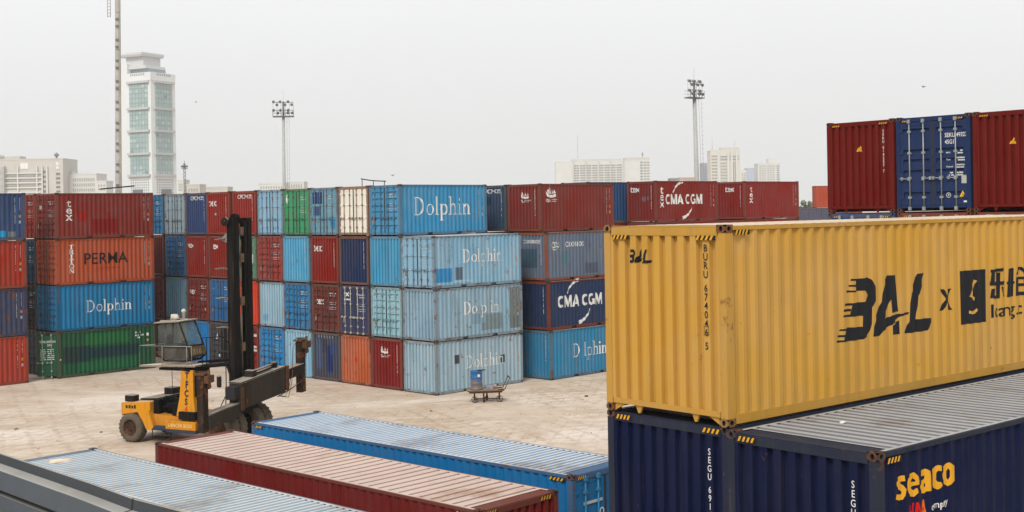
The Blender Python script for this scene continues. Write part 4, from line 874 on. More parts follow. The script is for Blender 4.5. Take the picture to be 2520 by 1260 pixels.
m = MB(); m.loft([[(2.745, -.88, 3.82), (2.745, .03, 3.82), (2.77, .03, 3.82), (2.77, -.88, 3.82)], [(2.835, -.88, 3.44), (2.835, .03, 3.44), (2.86, .03, 3.44), (2.86, -.88, 3.44)]]); fp = m.build('front_panel', paint(lin(112, 92, 68), .8, .4, .5, .8), cab)
me = fuse([(p, .0002*(i % 4)) for i, p in enumerate(text('816', .12, .07, .22, 1.15, .0, .1))], None, 0, lambda x, y, d_: (2.866 - (y)*.0 + (.38 - y)*.236 - .068, -.88 + x, 3.44 + y)); me.materials.append(lettering(lin(180, 150, 100), .5)); obj('lettering', me, cab)
m = MB(); m.loft([[(1.15, -1.0, 4.72), (2.42, -1.0, 4.80), (2.42, .15, 4.80), (1.15, .15, 4.72)], [(1.15, -1.0, 4.76), (2.42, -1.0, 4.85), (2.42, .15, 4.85), (1.15, .15, 4.76)]]); m.box(1.3, -.8, 4.78, 2.0, -.7, 4.83); m.box(1.3, -.2, 4.80, 2.2, -.1, 4.86)
m.build('cab_roof', paint(lin(150, 140, 126), .6, .4, .3, .8, .8, (.6, .54, .47, 1)), cab)
m = MB(); m.cbox(1.32, -.2, 4.85, 1.58, .0, 5.02, .03); m.lathe([(.10, 4.85), (.12, 4.92), (.07, 5.0), (.03, 5.02)], (1.75, -.35, 0)); m.lathe([(.05, 4.85), (.05, 5.1), (.09, 5.12), (.09, 5.2), (.03, 5.25)], (1.95, -.15, 0)); m.build('roof_lamp', plain('pale_plastic', lin(205, 195, 180), .5, .1), cab)
m = MB(); m.cbox(1.45, -.68, 3.28, 1.95, -.2, 3.72, .05); m.cbox(1.35, -.68, 3.6, 1.5, -.2, 4.25, .05); m.build('seat', plain('dark_vinyl', (.03, .03, .032, 1), .6), cab)
m = MB(); m.cyl((2.5, -.45, 3.3), (2.32, -.45, 3.95), .04); m.lathe([(.17, -.015), (.19, 0), (.17, .015)], (2.3, -.45, 3.97)); m.cbox(1.95, -.62, 3.8, 2.62, -.2, 3.88, .02); m.build('steering_console', BLK, cab)
m = MB(); gm = [(.38, -.96, 3.82), (3.0, -1.02, 3.86)]
m.tube([(.38, -.96, 3.06), gm[0], gm[1], (3.0, -1.02, 3.14)], .016); m.tube([gm[0], (1.22, .15, 3.84)], .016)
m.tube([(1.55, -1.0, 3.84), (1.55, -1.0, 3.08)], .012); m.tube([(2.75, -1.0, 3.84), (2.75, -1.0, 3.1)], .012)
m.build('guard_rail', plain('galvanised_rail', lin(150, 150, 140), .6, .2), root)
m = MB(); m.tube([(3.1, -.5, 3.1), (3.1, -.5, 4.15), (4.0, -.4, 4.22), (4.25, -.35, 4.0), (4.45, -.32, 3.3)], .022); m.tube([(3.3, -.48, 3.1), (3.3, -.48, 4.14)], .018); m.tube([(3.45, -.45, 3.1), (3.45, -.45, 4.14)], .015); m.build('front_rail', BLK, root)
m = MB(); m.tube([(2.1, -1.1, 2.95), (2.15, -1.15, 2.3), (2.2, -1.12, 1.9), (2.35, -1.1, 1.62)], .012, 5); m.build('cable', BLK, root)
# mast
ms = 4.45
m = None
def upright(t0, t1, z0, z1, s0, s1, web, name='mast_upright'):
    m = MB(); m.box(s0, t0, z0, s1, t0 + .05, z1) if web < 0 else m.box(s0, t1 - .05, z0, s1, t1, z1)
    m.box(s0, t0 + (.052 if web < 0 else 0), z0, s0 + .05, t1 - (0 if web < 0 else .052), z1); m.box(s1 - .05, t0 + (.052 if web < 0 else 0), z0, s1, t1 - (0 if web < 0 else .052), z1)
    return m.build(name, BLK, root)
upright(-.42, -.18, .35, 8.86, ms - .14, ms + .16, -1); upright(.56, .80, .35, 8.84, ms - .14, ms + .16, 1)
upright(-.17, .02, .5, 8.80, ms - .10, ms + .12, -1, 'inner_mast_upright'); upright(.38, .555, .5, 8.76, ms - .10, ms + .12, 1, 'inner_mast_upright')
m = MB()
for z_ in (.6, 2.4): m.box(ms - .13, -.18, z_, ms - .05, .56, z_ + .22)
m.box(ms - .2, -.18, 8.62, ms - .12, .56, 8.84); m.cyl((ms, -.17, 8.86), (ms, .05, 8.86), .16)
m.build('mast_crossbeam', BLK, root)
m = MB(); m.cyl((ms + .02, .12, 1.0), (ms + .02, .12, 5.0), .075); m.build('lift_cylinder', DK, root)
m = MB(); m.cyl((ms + .02, .24, 1.0), (ms + .02, .24, 8.0), .028); m.build('lift_chain', paint(lin(150, 135, 115), .8, .3, .4, .6), root)
m = MB()
for z_ in (3.6, 5.4, 7.1, 8.15): m.box(ms + .0, .14, z_, ms + .1, .36, z_ + .34)
m.build('hose_bracket', paint(lin(120, 104, 84), 1.0, .4, .4), root)
m = MB(); m.cyl((ms - .12, -.58, 8.70), (ms - .12, -.46, 8.70), .17, n=20); m.cyl((ms - .12, -.62, 8.70), (ms - .12, -.42, 8.70), .05); m.build('pulley', DK, root)
for z_ in (8.0, 6.85, 5.7, 4.55):
    m = MB(); m.box(ms - .72, -.43, z_, ms - .12, -.36, z_ + .035); m.box(ms - .5, -.5, z_ + .035, ms - .2, -.3, z_ + .06)
    if z_ > 7.9: m.prism([(ms - .46, z_), (ms - .14, z_ - .12), (ms - .14, z_ + .28)], -.42, -.37, 'y')
    m.build('mast_bracket', plain('dusty_bracket', lin(120, 116, 108), .7), root)
m = MB(); m.tube([(ms - .25, -.46, 3.3), (ms - .25, -.46, 2.1), (ms - .3, -.48, 1.2)], .02, 5); m.tube([(ms - .15, -.5, 3.1), (ms + .3, -.45, 1.9)], .05); m.tube([(ms - .55, -.6, 1.3), (ms - .35, -.5, 1.75), (ms - .28, -.48, 1.9)], .02, 5); m.build('hose', BLK, root)
m = MB(); m.cbox(ms - .62, -.62, 2.25, ms - .4, -.5, 2.72, .05); m.build('mirror', DK, root)
m = MB(); m.box(ms + .17, -.40, .35, ms + .30, .78, 1.0); m.box(ms + .18, -.40, 1.2, ms + .34, .78, 2.4); m.build('carriage', BLK, root)
# spreader, hung tilted across the mast
sp_ = bpy.data.objects.new('spreader', None)
ss = 5.0; t0, zc = .18, 2.16; th = R(5.3)
tilt = lambda p: (p[0], p[1], p[2] + (p[1] - t0)*math.tan(th))
def spb(m, name, mat, par=root):
    m.v = [tilt(p) for p in m.v]; return m.build(name, mat, par)
bpy.data.objects.remove(sp_)
m = MB(); m.cbox(ss - .28, -.98, 1.60, ss + .28, 2.0, 2.62, .02); m.box(ss - .285, -1.0, 2.63, ss + .29, 2.0, 2.66)
m.box(ss + .281, -.72, 1.62, ss + .30, -.60, 2.6); m.box(ss + .281, 1.15, 1.62, ss + .30, 1.27, 2.6); m.box(ss + .281, 1.6, 1.62, ss + .295, 1.66, 2.6)
spr = spb(m, 'spreader', SPR)
m = MB(); m.box(ss + .281, -.99, 1.55, ss + .31, -.80, 2.45); m.box(ss + .2, 2.03, 1.66, ss + .33, 2.18, 2.64); m.box(ss - .3, 2.03, 2.6, ss + .2, 2.15, 2.64); spb(m, 'end_band', RST, spr)
m = MB(); m.box(ss - .22, -1.3, 2.05, ss + .2, -1.0, 2.52); spb(m, 'beam_opening', plain('bore_shade_black', (.012, .012, .013, 1), .9), spr)  # solid block, coloured black for the shade inside the beam end
m = MB(); m.cbox(ss - .18, -2.82, 1.34, ss + .22, -.99, 1.86, .02); m.box(ss - .19, -2.8, 1.865, ss + .23, -1.0, 1.885); spb(m, 'telescopic_beam', SPR, spr)
m = MB(); m.cbox(ss - .18, 2.0, 2.02, ss + .18, 3.5, 2.46, .02); spb(m, 'telescopic_beam', DK, spr)
for tc_, z0_, z1_ in ((-2.96, 1.26, 3.38), (3.50, 1.26, 3.38)):
    m = MB(); m.box(ss - .13, tc_ - .15, z0_, ss + .16, tc_ + .14, z1_); po = spb(m, 'end_post', POSTM, spr)
    m = MB(); m.box(ss - .2, tc_ - .2, z1_ + .001, ss + .22, tc_ + .2, z1_ + .06); m.box(ss + .19, tc_ - .15, z1_ - .28, ss + .42, tc_ + .18, z1_ - .02); m.cyl((ss + .33, tc_ - .02, z1_ - .5), (ss + .33, tc_ - .02, z1_ + .2), .05)
    m.cyl((ss + .33, tc_, z1_ - .46), (ss + .33, tc_, z1_ - .30), .085, .05, 8); m.tube([(ss - .2, tc_, z1_ + .1), (ss + .33, tc_, z1_ + .14)], .02, 5); spb(m, 'twist_lock', RST, po)
m = MB(); m.cyl((ss - .05, .2, 2.78), (ss - .05, 1.75, 2.78), .075); m.cyl((ss + .12, .0, 2.76), (ss + .12, 1.2, 2.76), .06); m.box(ss - .2, -.1, 2.665, ss + .2, .15, 2.9); m.box(ss - .16, 1.55, 2.665, ss + .1, 1.7, 2.88); spb(m, 'extension_cylinder', DK, spr)
m = MB(); m.tube([(ss + .3, 1.5, 1.6), (ss + .32, 1.9, 1.45), (ss + .3, 2.2, 1.75), (ss + .25, 2.5, 2.3), (ss + .1, 2.8, 3.2), (ss, 3.3, 3.5)], .016, 5); m.tube([(ss + .3, 1.4, 1.58), (ss + .34, 2.1, 1.38), (ss + .3, 2.4, 1.9), (ss + .22, 2.6, 2.35)], .016, 5); m.tube([(ss + .3, 1.4, 1.56), (ss + .2, 2.5, 1.62), (ss + .1, 3.4, 1.72)], .022, 5); spb(m, 'hose', DK, spr)

# ---------------------------------------------------------------- platform cart and drum
CW = paint(lin(112, 82, 58), 1.0, .4, .4, .8, .5, (.4, .33, .25, 1), 'weathered_wood'); CI = paint(lin(70, 54, 42), 1.0, .3, .4, .7)
crz = R(8); cp = at(1195, 978, 58.6); cp.z = 0
cart = thing('platform_cart', 'old wooden platform cart with four spoked iron wheels and handle', 'cart', cp, crz)
m = MB()
for i in range(5): m.box(-.88, -.42 + i*.168, .52, .84, -.42 + i*.168 + .158, .57)
m.box(-.80, -.36, .44, .76, -.28, .518); m.box(-.80, .28, .44, .76, .36, .518); m.build('deck', CW, cart)
def cwheel(x, y, r, name='wheel', ang=0):
    m = MB(); n = 20
    ca, sa = math.cos(ang), math.sin(ang)
    P = lambda a, q, h: (x + q*math.cos(a)*ca - h*sa, y + q*math.cos(a)*sa + h*ca, r + q*math.sin(a))
    m.loft([[P(2*math.pi*j/n, r, -.022) for j in range(n)], [P(2*math.pi*j/n, r, .022) for j in range(n)], [P(2*math.pi*j/n, r*.84, .022) for j in range(n)], [P(2*math.pi*j/n, r*.84, -.022) for j in range(n)], [P(2*math.pi*j/n, r, -.022) for j in range(n)]], False, False)
    for j in range(6): m.cyl(P(j*math.pi/3, .02, 0), P(j*math.pi/3, r*.86, 0), .011, n=5)
    m.cyl(P(0, 0, -.05), P(0, 0, .05), .03, n=8); m.build(name, CI, cart)
cwheel(-.55, -.34, .155); cwheel(.62, -.34, .155); cwheel(-.12, -.30, .13, ang=R(70)); cwheel(.10, .32, .13, ang=R(65))
m = MB()
for x_, y_ in ((-.55, -.28), (.62, -.28), (-.12, -.30), (.1, .3)): m.box(x_ - .035, y_ - .0, .15, x_ + .035, y_ + .06, .44)
m.cyl((-.55, -.25, .17), (.62, -.25, .17), .025); m.cyl((-.12, -.28, .2), (.1, .3, .2), .025); m.build('undercarriage', CI, cart)
m = MB(); m.tube([(.55, -.34, .58), (.88, -.34, .60), (1.12, -.34, 1.12), (1.12, -.34, 1.12)], .026); m.tube([(.55, .34, .58), (.88, .34, .60), (1.12, .34, 1.12)], .026); m.cyl((1.12, -.36, 1.12), (1.12, .36, 1.12), .028); m.build('push_handle', CI, cart)
cr, sr = math.cos(crz), math.sin(crz); onc = lambda x, y, z: (cp.x + cr*x - sr*y, cp.y + sr*x + cr*y, z)
dr = thing('drum', 'blue steel drum with rusty lower half standing on the cart', 'barrel', onc(-.42, .02, .572), .4)
m = MB(); m.lathe([(.27, 0), (.29, .01), (.29, .05), (.28, .06), (.28, .29), (.292, .31), (.28, .33), (.28, .56), (.292, .58), (.28, .60), (.28, .85), (.29, .86), (.29, .885), (.275, .885)], (0, 0, 0), 'z', 32)
k = NT('drum_paint'); v = k.coords(); tcx = k.n('SeparateXYZ'); k.l(k.n('TexCoord').outputs['Object'], tcx.inputs[0])
ad = k.n('Math', operation='ADD'); k.l(tcx.outputs['Z'], ad.inputs[0]); k.l(k.rng(k.noise(v, 4, 6), .3, .7, -.22, .22), ad.inputs[1])
c_ = k.mixc(k.rng(ad.outputs[0], .34, .46), lin(112, 104, 100), lin(34, 100, 158)); c_ = k.mixc(k.rng(k.noise(v, 8, 6), .6, .66, 0, .8), c_, (.14, .07, .04, 1))
k.l(c_, k.b.inputs['Base Color']); k.b.inputs['Roughness'].default_value = .5
m.build('body', k.m, dr)
m = MB(); m.lathe([(.27, .87), (.27, .875), (.001, .875)], (0, 0, 0)); m.build('lid', plain('drum_lid', lin(60, 66, 76), .6), dr)
m = MB(); m.box(.02, -.12, .887, .42, -.06, .93); m.build('lid_bar', BLK, dr)
m = MB(); m.box(-.05, -.293, .62, .07, -.286, .74); m.build('sticker', WHITE, dr)
m = MB(); m.cbox(-.16, -.12, 0, .16, .12, .16, .015); tag(m.build('crate', plain('cloth_bundle', lin(150, 140, 150), .8, .3, 8)), 'small pale bundle lying on the cart beside the drum', 'bundle').location = onc(.22, .0, .573)
m = MB(); m.lathe([(.06, 0), (.085, .18), (.09, .19), (.08, .19), (.055, .02)], (0, 0, 0)); tag(m.build('bucket', plain('pale_bucket', lin(205, 190, 185), .5, .15)), 'small white bucket on the cart next to its handle', 'bucket').location = onc(.46, .02, .573)
# litter on roofs
def scrap(label, loc, rz, sx, sy, h, mat, name='scrap'):
    rr_ = random.Random(label); m = MB(); n = 9
    ring = [(math.cos(j*6.283/n)*sx*rr_.uniform(.7, 1.1), math.sin(j*6.283/n)*sy*rr_.uniform(.7, 1.1)) for j in range(n)]
    m.loft([[(a_, b_, 0) for a_, b_ in ring], [(a_*.9, b_*.9, h*rr_.uniform(.4, 1)) for a_, b_ in ring], [(a_*.4, b_*.4, h) for a_, b_ in ring]], True, True)
    o = m.build(name, mat); o.location = loc; o.rotation_euler.z = rz; tag(o, label, 'scrap'); return o
q = p0 + Vector((math.cos(YR)*1.05 - math.sin(YR)*.95, math.sin(YR)*1.05 + math.cos(YR)*.95, HC - .012))
scrap('torn pale cardboard scrap on the blue grey roof', q, .3, .30, .13, .07, plain('cardboard', lin(222, 200, 178), .9, .1))
q = Vector(yy_(1.55, -.85, 2*HC - .012)); scrap('scrap of white paper on the grey ribbed roof', q, .8, .09, .05, .02, plain('white_paper', lin(235, 235, 232), .8, .05))

# ---------------------------------------------------------------- stepped parapet in the lower left corner
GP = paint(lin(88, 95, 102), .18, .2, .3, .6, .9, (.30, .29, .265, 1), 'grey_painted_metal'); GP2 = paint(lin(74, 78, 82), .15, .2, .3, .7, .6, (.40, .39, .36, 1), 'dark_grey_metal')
pz = 7.72
def onp(px, py):
    r_ = at(px, py, 1.0) - Vector((0, 0, CAMZ)); return Vector((0, 0, CAMZ)) + r_*((pz - CAMZ)/r_.z)
pth = [onp(-330, 1010), onp(-150, 1066), onp(0, 1115), onp(110, 1151), onp(222, 1188), onp(330, 1227), onp(454, 1259), onp(640, 1310), onp(820, 1362)]
pts = []
for i, p_ in enumerate(pth):
    t_ = (pth[min(i+1, len(pth)-1)] - pth[max(i-1, 0)]).normalized(); n_ = Vector((t_.y, -t_.x, 0));
    if n_.y > 0: n_ = -n_
    pts.append((p_, n_))
prof = [(0, 0), (.006, -.002), (.012, -.048), (.062, -.054), (.07, -.058), (.08, -.150), (.074, -.156), (-.09, -.158), (-.09, -.186), (.058, -.19), (.064, -.272), (.11, -.28), (.118, -.285), (.125, -.39), (.12, -7.72), (-.12, -7.72), (-.12, -.12), (-.02, -.008)]
m = MB(); rings = [[p_ + n_*a_ + Vector((0, 0, b_)) for a_, b_ in prof] for p_, n_ in pts]
m.loft(rings)
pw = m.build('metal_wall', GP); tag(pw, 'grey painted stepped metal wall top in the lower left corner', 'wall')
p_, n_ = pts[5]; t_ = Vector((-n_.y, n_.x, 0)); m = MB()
m.loft([[p_ + t_*o_ + n_*(a_ + .002) + Vector((0, 0, b_ + .002)) for a_, b_ in prof[:6]] for o_ in (-.004, .004)], False, False, closed=False); m.build('joint', plain('rubber_and_hole_shade', (.02, .02, .02, 1), .8), pw)
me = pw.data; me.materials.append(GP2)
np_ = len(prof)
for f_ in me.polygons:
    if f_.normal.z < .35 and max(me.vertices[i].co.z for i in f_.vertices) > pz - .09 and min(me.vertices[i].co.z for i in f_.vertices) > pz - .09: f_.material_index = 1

# ---------------------------------------------------------------- light masts
GM = plain('galvanised_mast', lin(170, 172, 168), .6, .12, 2); GM2 = plain('weathered_mast', lin(178, 175, 166), .75, .18, 1.2); DKM = plain('lamp_housing', lin(118, 120, 120), .6, .2)
def flood_mast(label, px, ptop, pbot, Y, wpx, rz, lean=0):
    top = at(px, ptop, Y); b = at(pbot[0], pbot[1], Y); k_ = Y/FPX
    h = top.z
    t = thing('floodlight_mast', label, 'light mast', (b.x, Y, 0), 0, 'floodlight masts beyond the containers')
    dx = top.x - b.x
    m = MB(); m.cyl((0, 0, 0), (dx*.95, 0, h - 2.9), wpx*k_*.62, wpx*k_*.42, 14); m.build('pole', GM, t)
    m = MB(); m.cyl((dx, 0, h - 3), (dx, 0, h + 2.2), .03, n=5); m.build('lightning_rod', GM, t)
    c, s = math.cos(rz), math.sin(rz); Q = lambda x, y, z: (dx + c*x - s*y, s*x + c*y, h + z)
    m = MB()
    hw = 25*k_
    for z_ in (-2.85, -2.72): m.loft([[Q(-hw, -.7, z_), Q(hw, -.7, z_), Q(hw, .7, z_), Q(-hw, .7, z_)], [Q(-hw, -.7, z_ + .07), Q(hw, -.7, z_ + .07), Q(hw, .7, z_ + .07), Q(-hw, .7, z_ + .07)]])
    m.build('platform', DKM, t)
    m = MB()
    for z_ in (-1.6, -2.1):
        for y_ in (-.7, .7): m.tube([Q(-hw, y_, z_), Q(hw, y_, z_)], .03, 5)
    for z_ in (-.15,): m.tube([Q(-hw, -.2, z_), Q(hw, -.2, z_)], .06, 5)
    for x_ in (-hw, -hw*.6, -hw*.2, hw*.2, hw*.6, hw):
        m.tube([Q(x_, -.7, -2.8), Q(x_, -.7, -1.6)], .03, 5); m.tube([Q(x_, -.2, -2.8), Q(x_, -.2, -.15)], .025, 5)
    m.tube([Q(0, 0, -2.9), Q(0, 0, 0)], .18, 8)
    m.build('railing', DKM, t)
    for z_, xs in ((.05, (-.92, -.28, .5)), (-.5, (-.58, .2, .85)), (-1.5, (-.92, -.25, .5)), (-2.0, (-.5, .45, .9))):
        for x_ in xs:
            m = MB(); a_ = Vector(Q(hw*x_, -.25, z_)); d_ = Vector((-s*-.35, c*-.35, -.16)); m.cyl(a_ - d_*.5, a_ + d_, .13, .27, 10); m.build('floodlight', DKM, t)
    m = MB(); lx = wpx*k_*.62 + .25
    for o_ in (0, .4): m.tube([(lx + o_, 0, h*.25), (dx + lx + o_, 0, h - 2.9)], .03, 4)
    for i in range(26): z_ = h*.25 + (h*.75 - 3)*i/26; m.tube([(lx, 0, z_), (lx + .4, 0, z_)], .02, 4)
    if rz: m.build('ladder', GM, t)
    return t
flood_mast('slim floodlight mast with flat rectangular lamp frame behind green container', 697, 250, (698, 455), 228, 8, R(3))
flood_mast('thicker floodlight mast with angled lamp platform above the red containers', 1708, 200, (1717, 440), 205, 11, R(38))
Y = 120; b = at(288, 470, Y); tp = at(289.5, -60, Y); k_ = Y/FPX
t = thing('tall_mast', 'tall weathered grey mast in front of the glass tower, cut off above', 'light mast', (b.x, Y, 0))
m = MB(); n = 9; h = tp.z
for i in range(n):
    z0, z1 = h*i/n, h*(i + 1)/n; r0 = (9.0 - 2.6*i/n)*k_; r1 = (8.8 - 2.6*(i + 1)/n)*k_
    x0 = (tp.x - b.x)*i/n; x1 = (tp.x - b.x)*(i + 1)/n
    m.loft([[(x0 + r0*math.cos(a_*math.pi/4 + .4), r0*math.sin(a_*math.pi/4 + .4), z0 + .03) for a_ in range(8)], [(x1 + r1*math.cos(a_*math.pi/4 + .4), r1*math.sin(a_*math.pi/4 + .4), z1) for a_ in range(8)]])
m.build('pole', GM2, t)
m = MB()
for i in range(17):
    z_ = at(288, 455 - i*25.5 - (8 if i % 2 else 0), Y).z; x_ = (tp.x - b.x)*z_/h
    m.box(x_ - .14, -(9.1 - 2.6*z_/h)*k_ - .10, z_ - .09, x_ + .14, -(7.6 - 2.6*z_/h)*k_, z_ + .07)
m.build('step_bolt', DKM, t)
m = MB(); xa, xb = at(246, 465.5, Y - .6), at(331, 457.5, Y - .6); m.box
m.tube([(xa.x - b.x, -.6, xa.z), (xb.x - b.x, -.6, xb.z)], .07, 6); m.build('cross_bar', BLK, t)
m = MB(); lx = -7.5*k_
for i in range(12): z_ = at(280, 40 - i*8, Y).z; m.tube([(lx - .05, 0, z_), (lx - .32, 0, z_)], .022, 4)
for o_ in (-.05, -.32): m.tube([(lx + o_, 0, at(280, 42, Y).z), (lx + o_, 0, at(280, -50, Y).z)], .03, 4)
m.build('ladder', GM2, t)
# small lattice mast
Y = 420; b = at(455, 470, Y); hz_ = at(455, 402, Y).z; k_ = Y/FPX
t = thing('lattice_mast', 'small dark lattice mast with lamps right of the glass tower', 'light mast', (b.x, Y, 0))
m = MB(); wd = 3*k_
for i in range(22):
    z0, z1 = hz_*i/22, hz_*(i + 1)/22; s_ = (-1) ** i
    m.tube([(-wd*s_, 0, z0), (wd*s_, 0, z1)], .09, 4)
for x_ in (-wd, wd): m.tube([(x_, 0, 0), (x_*.6, 0, hz_)], .12, 4)
m.build('lattice', DKM, t)
m = MB()
for x_ in (-6, -3, 0, 3, 6): m.box(x_*k_ - .3, -.4, hz_ - 1.4, x_*k_ + .3, .2, hz_ - .7)
m.box(-7*k_, -.3, hz_ - 1.9, 7*k_, .3, hz_ - 1.6); m.tube([(0, 0, hz_ - 2), (0, 0, hz_ + .9)], .1, 4); m.build('lamp_head', DKM, t)
# bent roof rail above the long row
m = MB(); Y = 70.2; P = lambda x, y: at(x, y, Y)
m.tube([P(888, 440), P(905, 443), P(922, 445), P(950, 446)], .03, 5)
for x_, y_ in ((891, 441), (919, 445), (946, 446)): m.tube([P(x_, y_), Vector((P(x_, y_).x, Y, 4*STD - .03))], .022, 5)
tag(m.build('bent_rail', BLK), 'thin bent dark rail standing on the white container roof', 'rail')

# ---------------------------------------------------------------- city beyond
CO = plain('pale_concrete', lin(212, 212, 206), .8, .06, .1); CO2 = plain('warm_plaster', lin(198, 194, 184), .85, .08, .1); WD = plain('dark_window', lin(96, 100, 104), .35, .25, .5); WD2 = plain('balcony_shade_grey', lin(142, 140, 134), .6, .15, .3)  # balcony and opening grey has recess shade in its colour; shed is plain grey
GLT = plain('teal_curtain_glass', lin(150, 172, 170), .22, .14, .12, 0, .6); WHT = plain('white_cladding', lin(224, 227, 226), .7, .04, .05); SEAM = plain('grey_mullion', lin(138, 152, 152), .6)
_wm = {}
def building(name, label, x0, x1, ptop, Y, depth, mat, wins=(), extra=None, rz=0.0, cat='building', group=None):
    """wins: (columns, rows, x from, x to, y top px, y bottom px, fill across, fill down, material)"""
    k_ = Y/FPX; b = at(x0, 470, Y); wd = (x1 - x0)*k_; h = at((x0 + x1)/2, ptop, Y).z
    t = thing(name, label, cat, (b.x, Y, 0), rz, group)
    m = MB(); m.box(0, 0, -.5, wd, depth, h); m.box(-.15, -.15, h + .002, wd + .15, depth + .15, h + .8); m.build('wall', mat, t)
    for (nc, nr, xa, xb, ya_, yb_, fx, fy, wm) in wins:
        za, zb = at((x0 + x1)/2, yb_, Y).z, at((x0 + x1)/2, ya_, Y).z
        cw, rh = (xb - xa)*k_/nc, (zb - za)/nr; key = (round(cw*fx, 2), round(rh*fy, 2), wm.name)
        if key not in _wm:
            m = MB(); m.box(0, -.06, 0, cw*fx, .05, rh*fy); m.cur = 1; m.box(cw*fx*.48, -.1, 0, cw*fx*.52, -.062, rh*fy); m.box(-.1, -.25, -.15, cw*fx + .1, -.063, 0)
            me = m.mesh('window'); me.materials.append(wm); me.materials.append(mat); _wm[key] = me
        for i in range(nc):
            for j in range(nr):
                o = obj('window', _wm[key], t); o.location = ((xa - x0)*k_ + i*cw + cw*(1 - fx)/2, 0, za + j*rh + rh*(1 - fy)/2)
    return t, k_, h
t, k_, h = building('office_block', 'broad beige office block with rooftop water tank at the left edge', -60, 156, 394, 780, 26, CO2,
    [(6, 1, 108, 156, 0, 0, .5, .5, WD)][:0] + [(1, 5, 138, 149, 424, 478, .9, .45, WD), (1, 5, 106, 114, 418, 478, .8, .45, WD), (3, 3, 48, 89, 430, 466, .92, .55, WD2), (3, 3, 14, 42, 430, 466, .92, .55, WD2), (1, 4, 93, 102, 420, 470, .8, .5, WD2), (1, 2, 138, 146, 400, 418, .8, .8, plain('painted_sky_opening', lin(235, 235, 232), .8, .02)), (1, 1, 51, 70, 401, 416, .95, .95, plain('painted_sky_opening', lin(235, 235, 232), .8, .02))])  # pale opaque panels stand for sky light showing through the top openings
X = lambda p: (p + 60)*k_
m = MB()
for i in range(6): z_ = at(60, 428 + i*11.8, 780).z; m.box(X(12), -.9, z_, X(104), -.27, z_ + .9)
m.build('balcony_slab', CO, t)
m = MB()
for p_ in (12, 44, 91, 104, 116): m.box(X(p_), -1.1, 0, X(p_) + .8, -.28, h - 4)
m.build('pier', CO, t)
m = MB(); m.box(X(-40), 2, h + .81, X(47), 12, h + 2.6); m.build('roof_structure', CO2, t)
m = MB(); m.cyl((X(132), 6, h + .9), (X(132), 6, h + 2.4), .6); m.lathe([(.8, 0), (1.4, .3), (1.5, 1.4), (.8, 1.9), (.3, 2.4)], (X(132), 6, h + 2.2), 'z', 12); m.build('water_tank', DKM, t)
m = MB()
for i in range(24): z_ = at(0, 408 + i*2.9, 778).z; m.box(X(-2), -3, z_ - .35, X(15), -1.2, z_ + .1)
m.build('louvre_screen', CO, t)
m = MB()
for p_ in (1, 4, 8): m.tube([(X(p_), 1, h + .8), (X(p_), 1, h + 3.5)], .15, 4)
m.build('aerial', DKM, t)
t, k_, h = building('office_block', 'low pale office block with three rows of small windows', 156, 238, 430, 790, 20, CO, [(12, 3, 179, 234, 436, 474, .5, .55, WD2), (4, 2, 157, 168, 436, 462, .6, .5, WD)])
m = MB()
for i in range(7): m.tube([((20 + i*8)*k_, 1, h + .8), ((20 + i*8)*k_, 1, h + 2.6)], .12, 4)
m.box(2*k_, 2, h + .81, 20*k_, 8, h + 2.4); m.build('roof_structure', CO, t)
# glass tower, corner towards the yard
Y = 830; k_ = Y/FPX; c0 = at(375, 470, Y)
t = thing('glass_tower', 'tall white office tower with teal glass bays and flat crown', 'tower', (c0.x, Y, 0), R(45 + 16.2))
zz = lambda p: at(372, p, Y + 8).z
a_ = 59*k_/math.cos(R(45))
h = zz(180); m = MB(); m.box(0, 0, 0, a_, a_, zz(200)); m.box(-.25, -.25, zz(199.9), a_ + .25, a_ + .25, h); m.build('body', WHT, t)
FX = lambda f: f*a_
for face in (0, 1):
    def fb(m, f0, f1, z0, z1, o0, o1):
        if face == 0: m.box(FX(f0), -o1, z0, FX(f1), -o0, z1)
        else: m.box(-o1, FX(f0), z0, -o0, FX(f1), z1)
    e0, e1 = (.17, .86) if face == 0 else (.12, .86)
    for i in range(4):
        m = MB(); ya_, yb_ = [(206, 266), (270, 321), (325, 377), (381, 430)][i]
        fb(m, e0, e1, zz(yb_), zz(ya_), .05, .35); m.cur = 1
        for j in range(1, 6): fb(m, e0 + (e1 - e0)*j/6 - .004, e0 + (e1 - e0)*j/6 + .004, zz(yb_), zz(ya_), .352, .5)
        nr = round((zz(ya_) - zz(yb_))/3.6)
        for j in range(1, nr): z_ = zz(yb_) + (zz(ya_) - zz(yb_))*j/nr; fb(m, e0, e1, z_ - .12, z_ + .12, .353, .47)
        m.cur = 2; rt = random.Random(i*2 + face)
        for j in range(6):
            f0 = e0 + (e1 - e0)*rt.randrange(6)/6; z_ = zz(yb_) + (zz(ya_) - zz(yb_))*rt.randrange(nr)/nr; fb(m, f0 + .01, f0 + (e1 - e0)/6 - .01, z_ + .3, z_ + 2.2, .354, .37)
        m.build('window_bay', [GLT, SEAM, plain('pale_blind', lin(172, 192, 188), .5, .1)], t)
    for yy0 in (203, 268, 323, 379, 432):
        m = MB(); fb(m, e0 - .07, e1 + .07, zz(yy0) - .75, zz(yy0) + .75, .1, 1.5); m.build('ledge', plain('grey_ledge', lin(188, 188, 186), .7, .05), t)
    m = MB()
    for i in range(9):
        for j in range(6): z_ = zz(443 + j*6.2); fb(m, e0 + .02 + i*(e1 - e0 - .06)/8, e0 + .05 + i*(e1 - e0 - .06)/8, z_ - .45, z_ + .45, .02, .12)
    m.build('perforated_screen', WD, t)
    for i in range(8): m = MB(); fb(m, .24 + i*.075, .275 + i*.075, zz(187), zz(181.5), .26, .34); m.build('crown_opening', WD2, t)
    m = MB(); fb(m, .38, .74, zz(480), zz(466), .1, 1.2); m.build('entrance_canopy', WD, t)
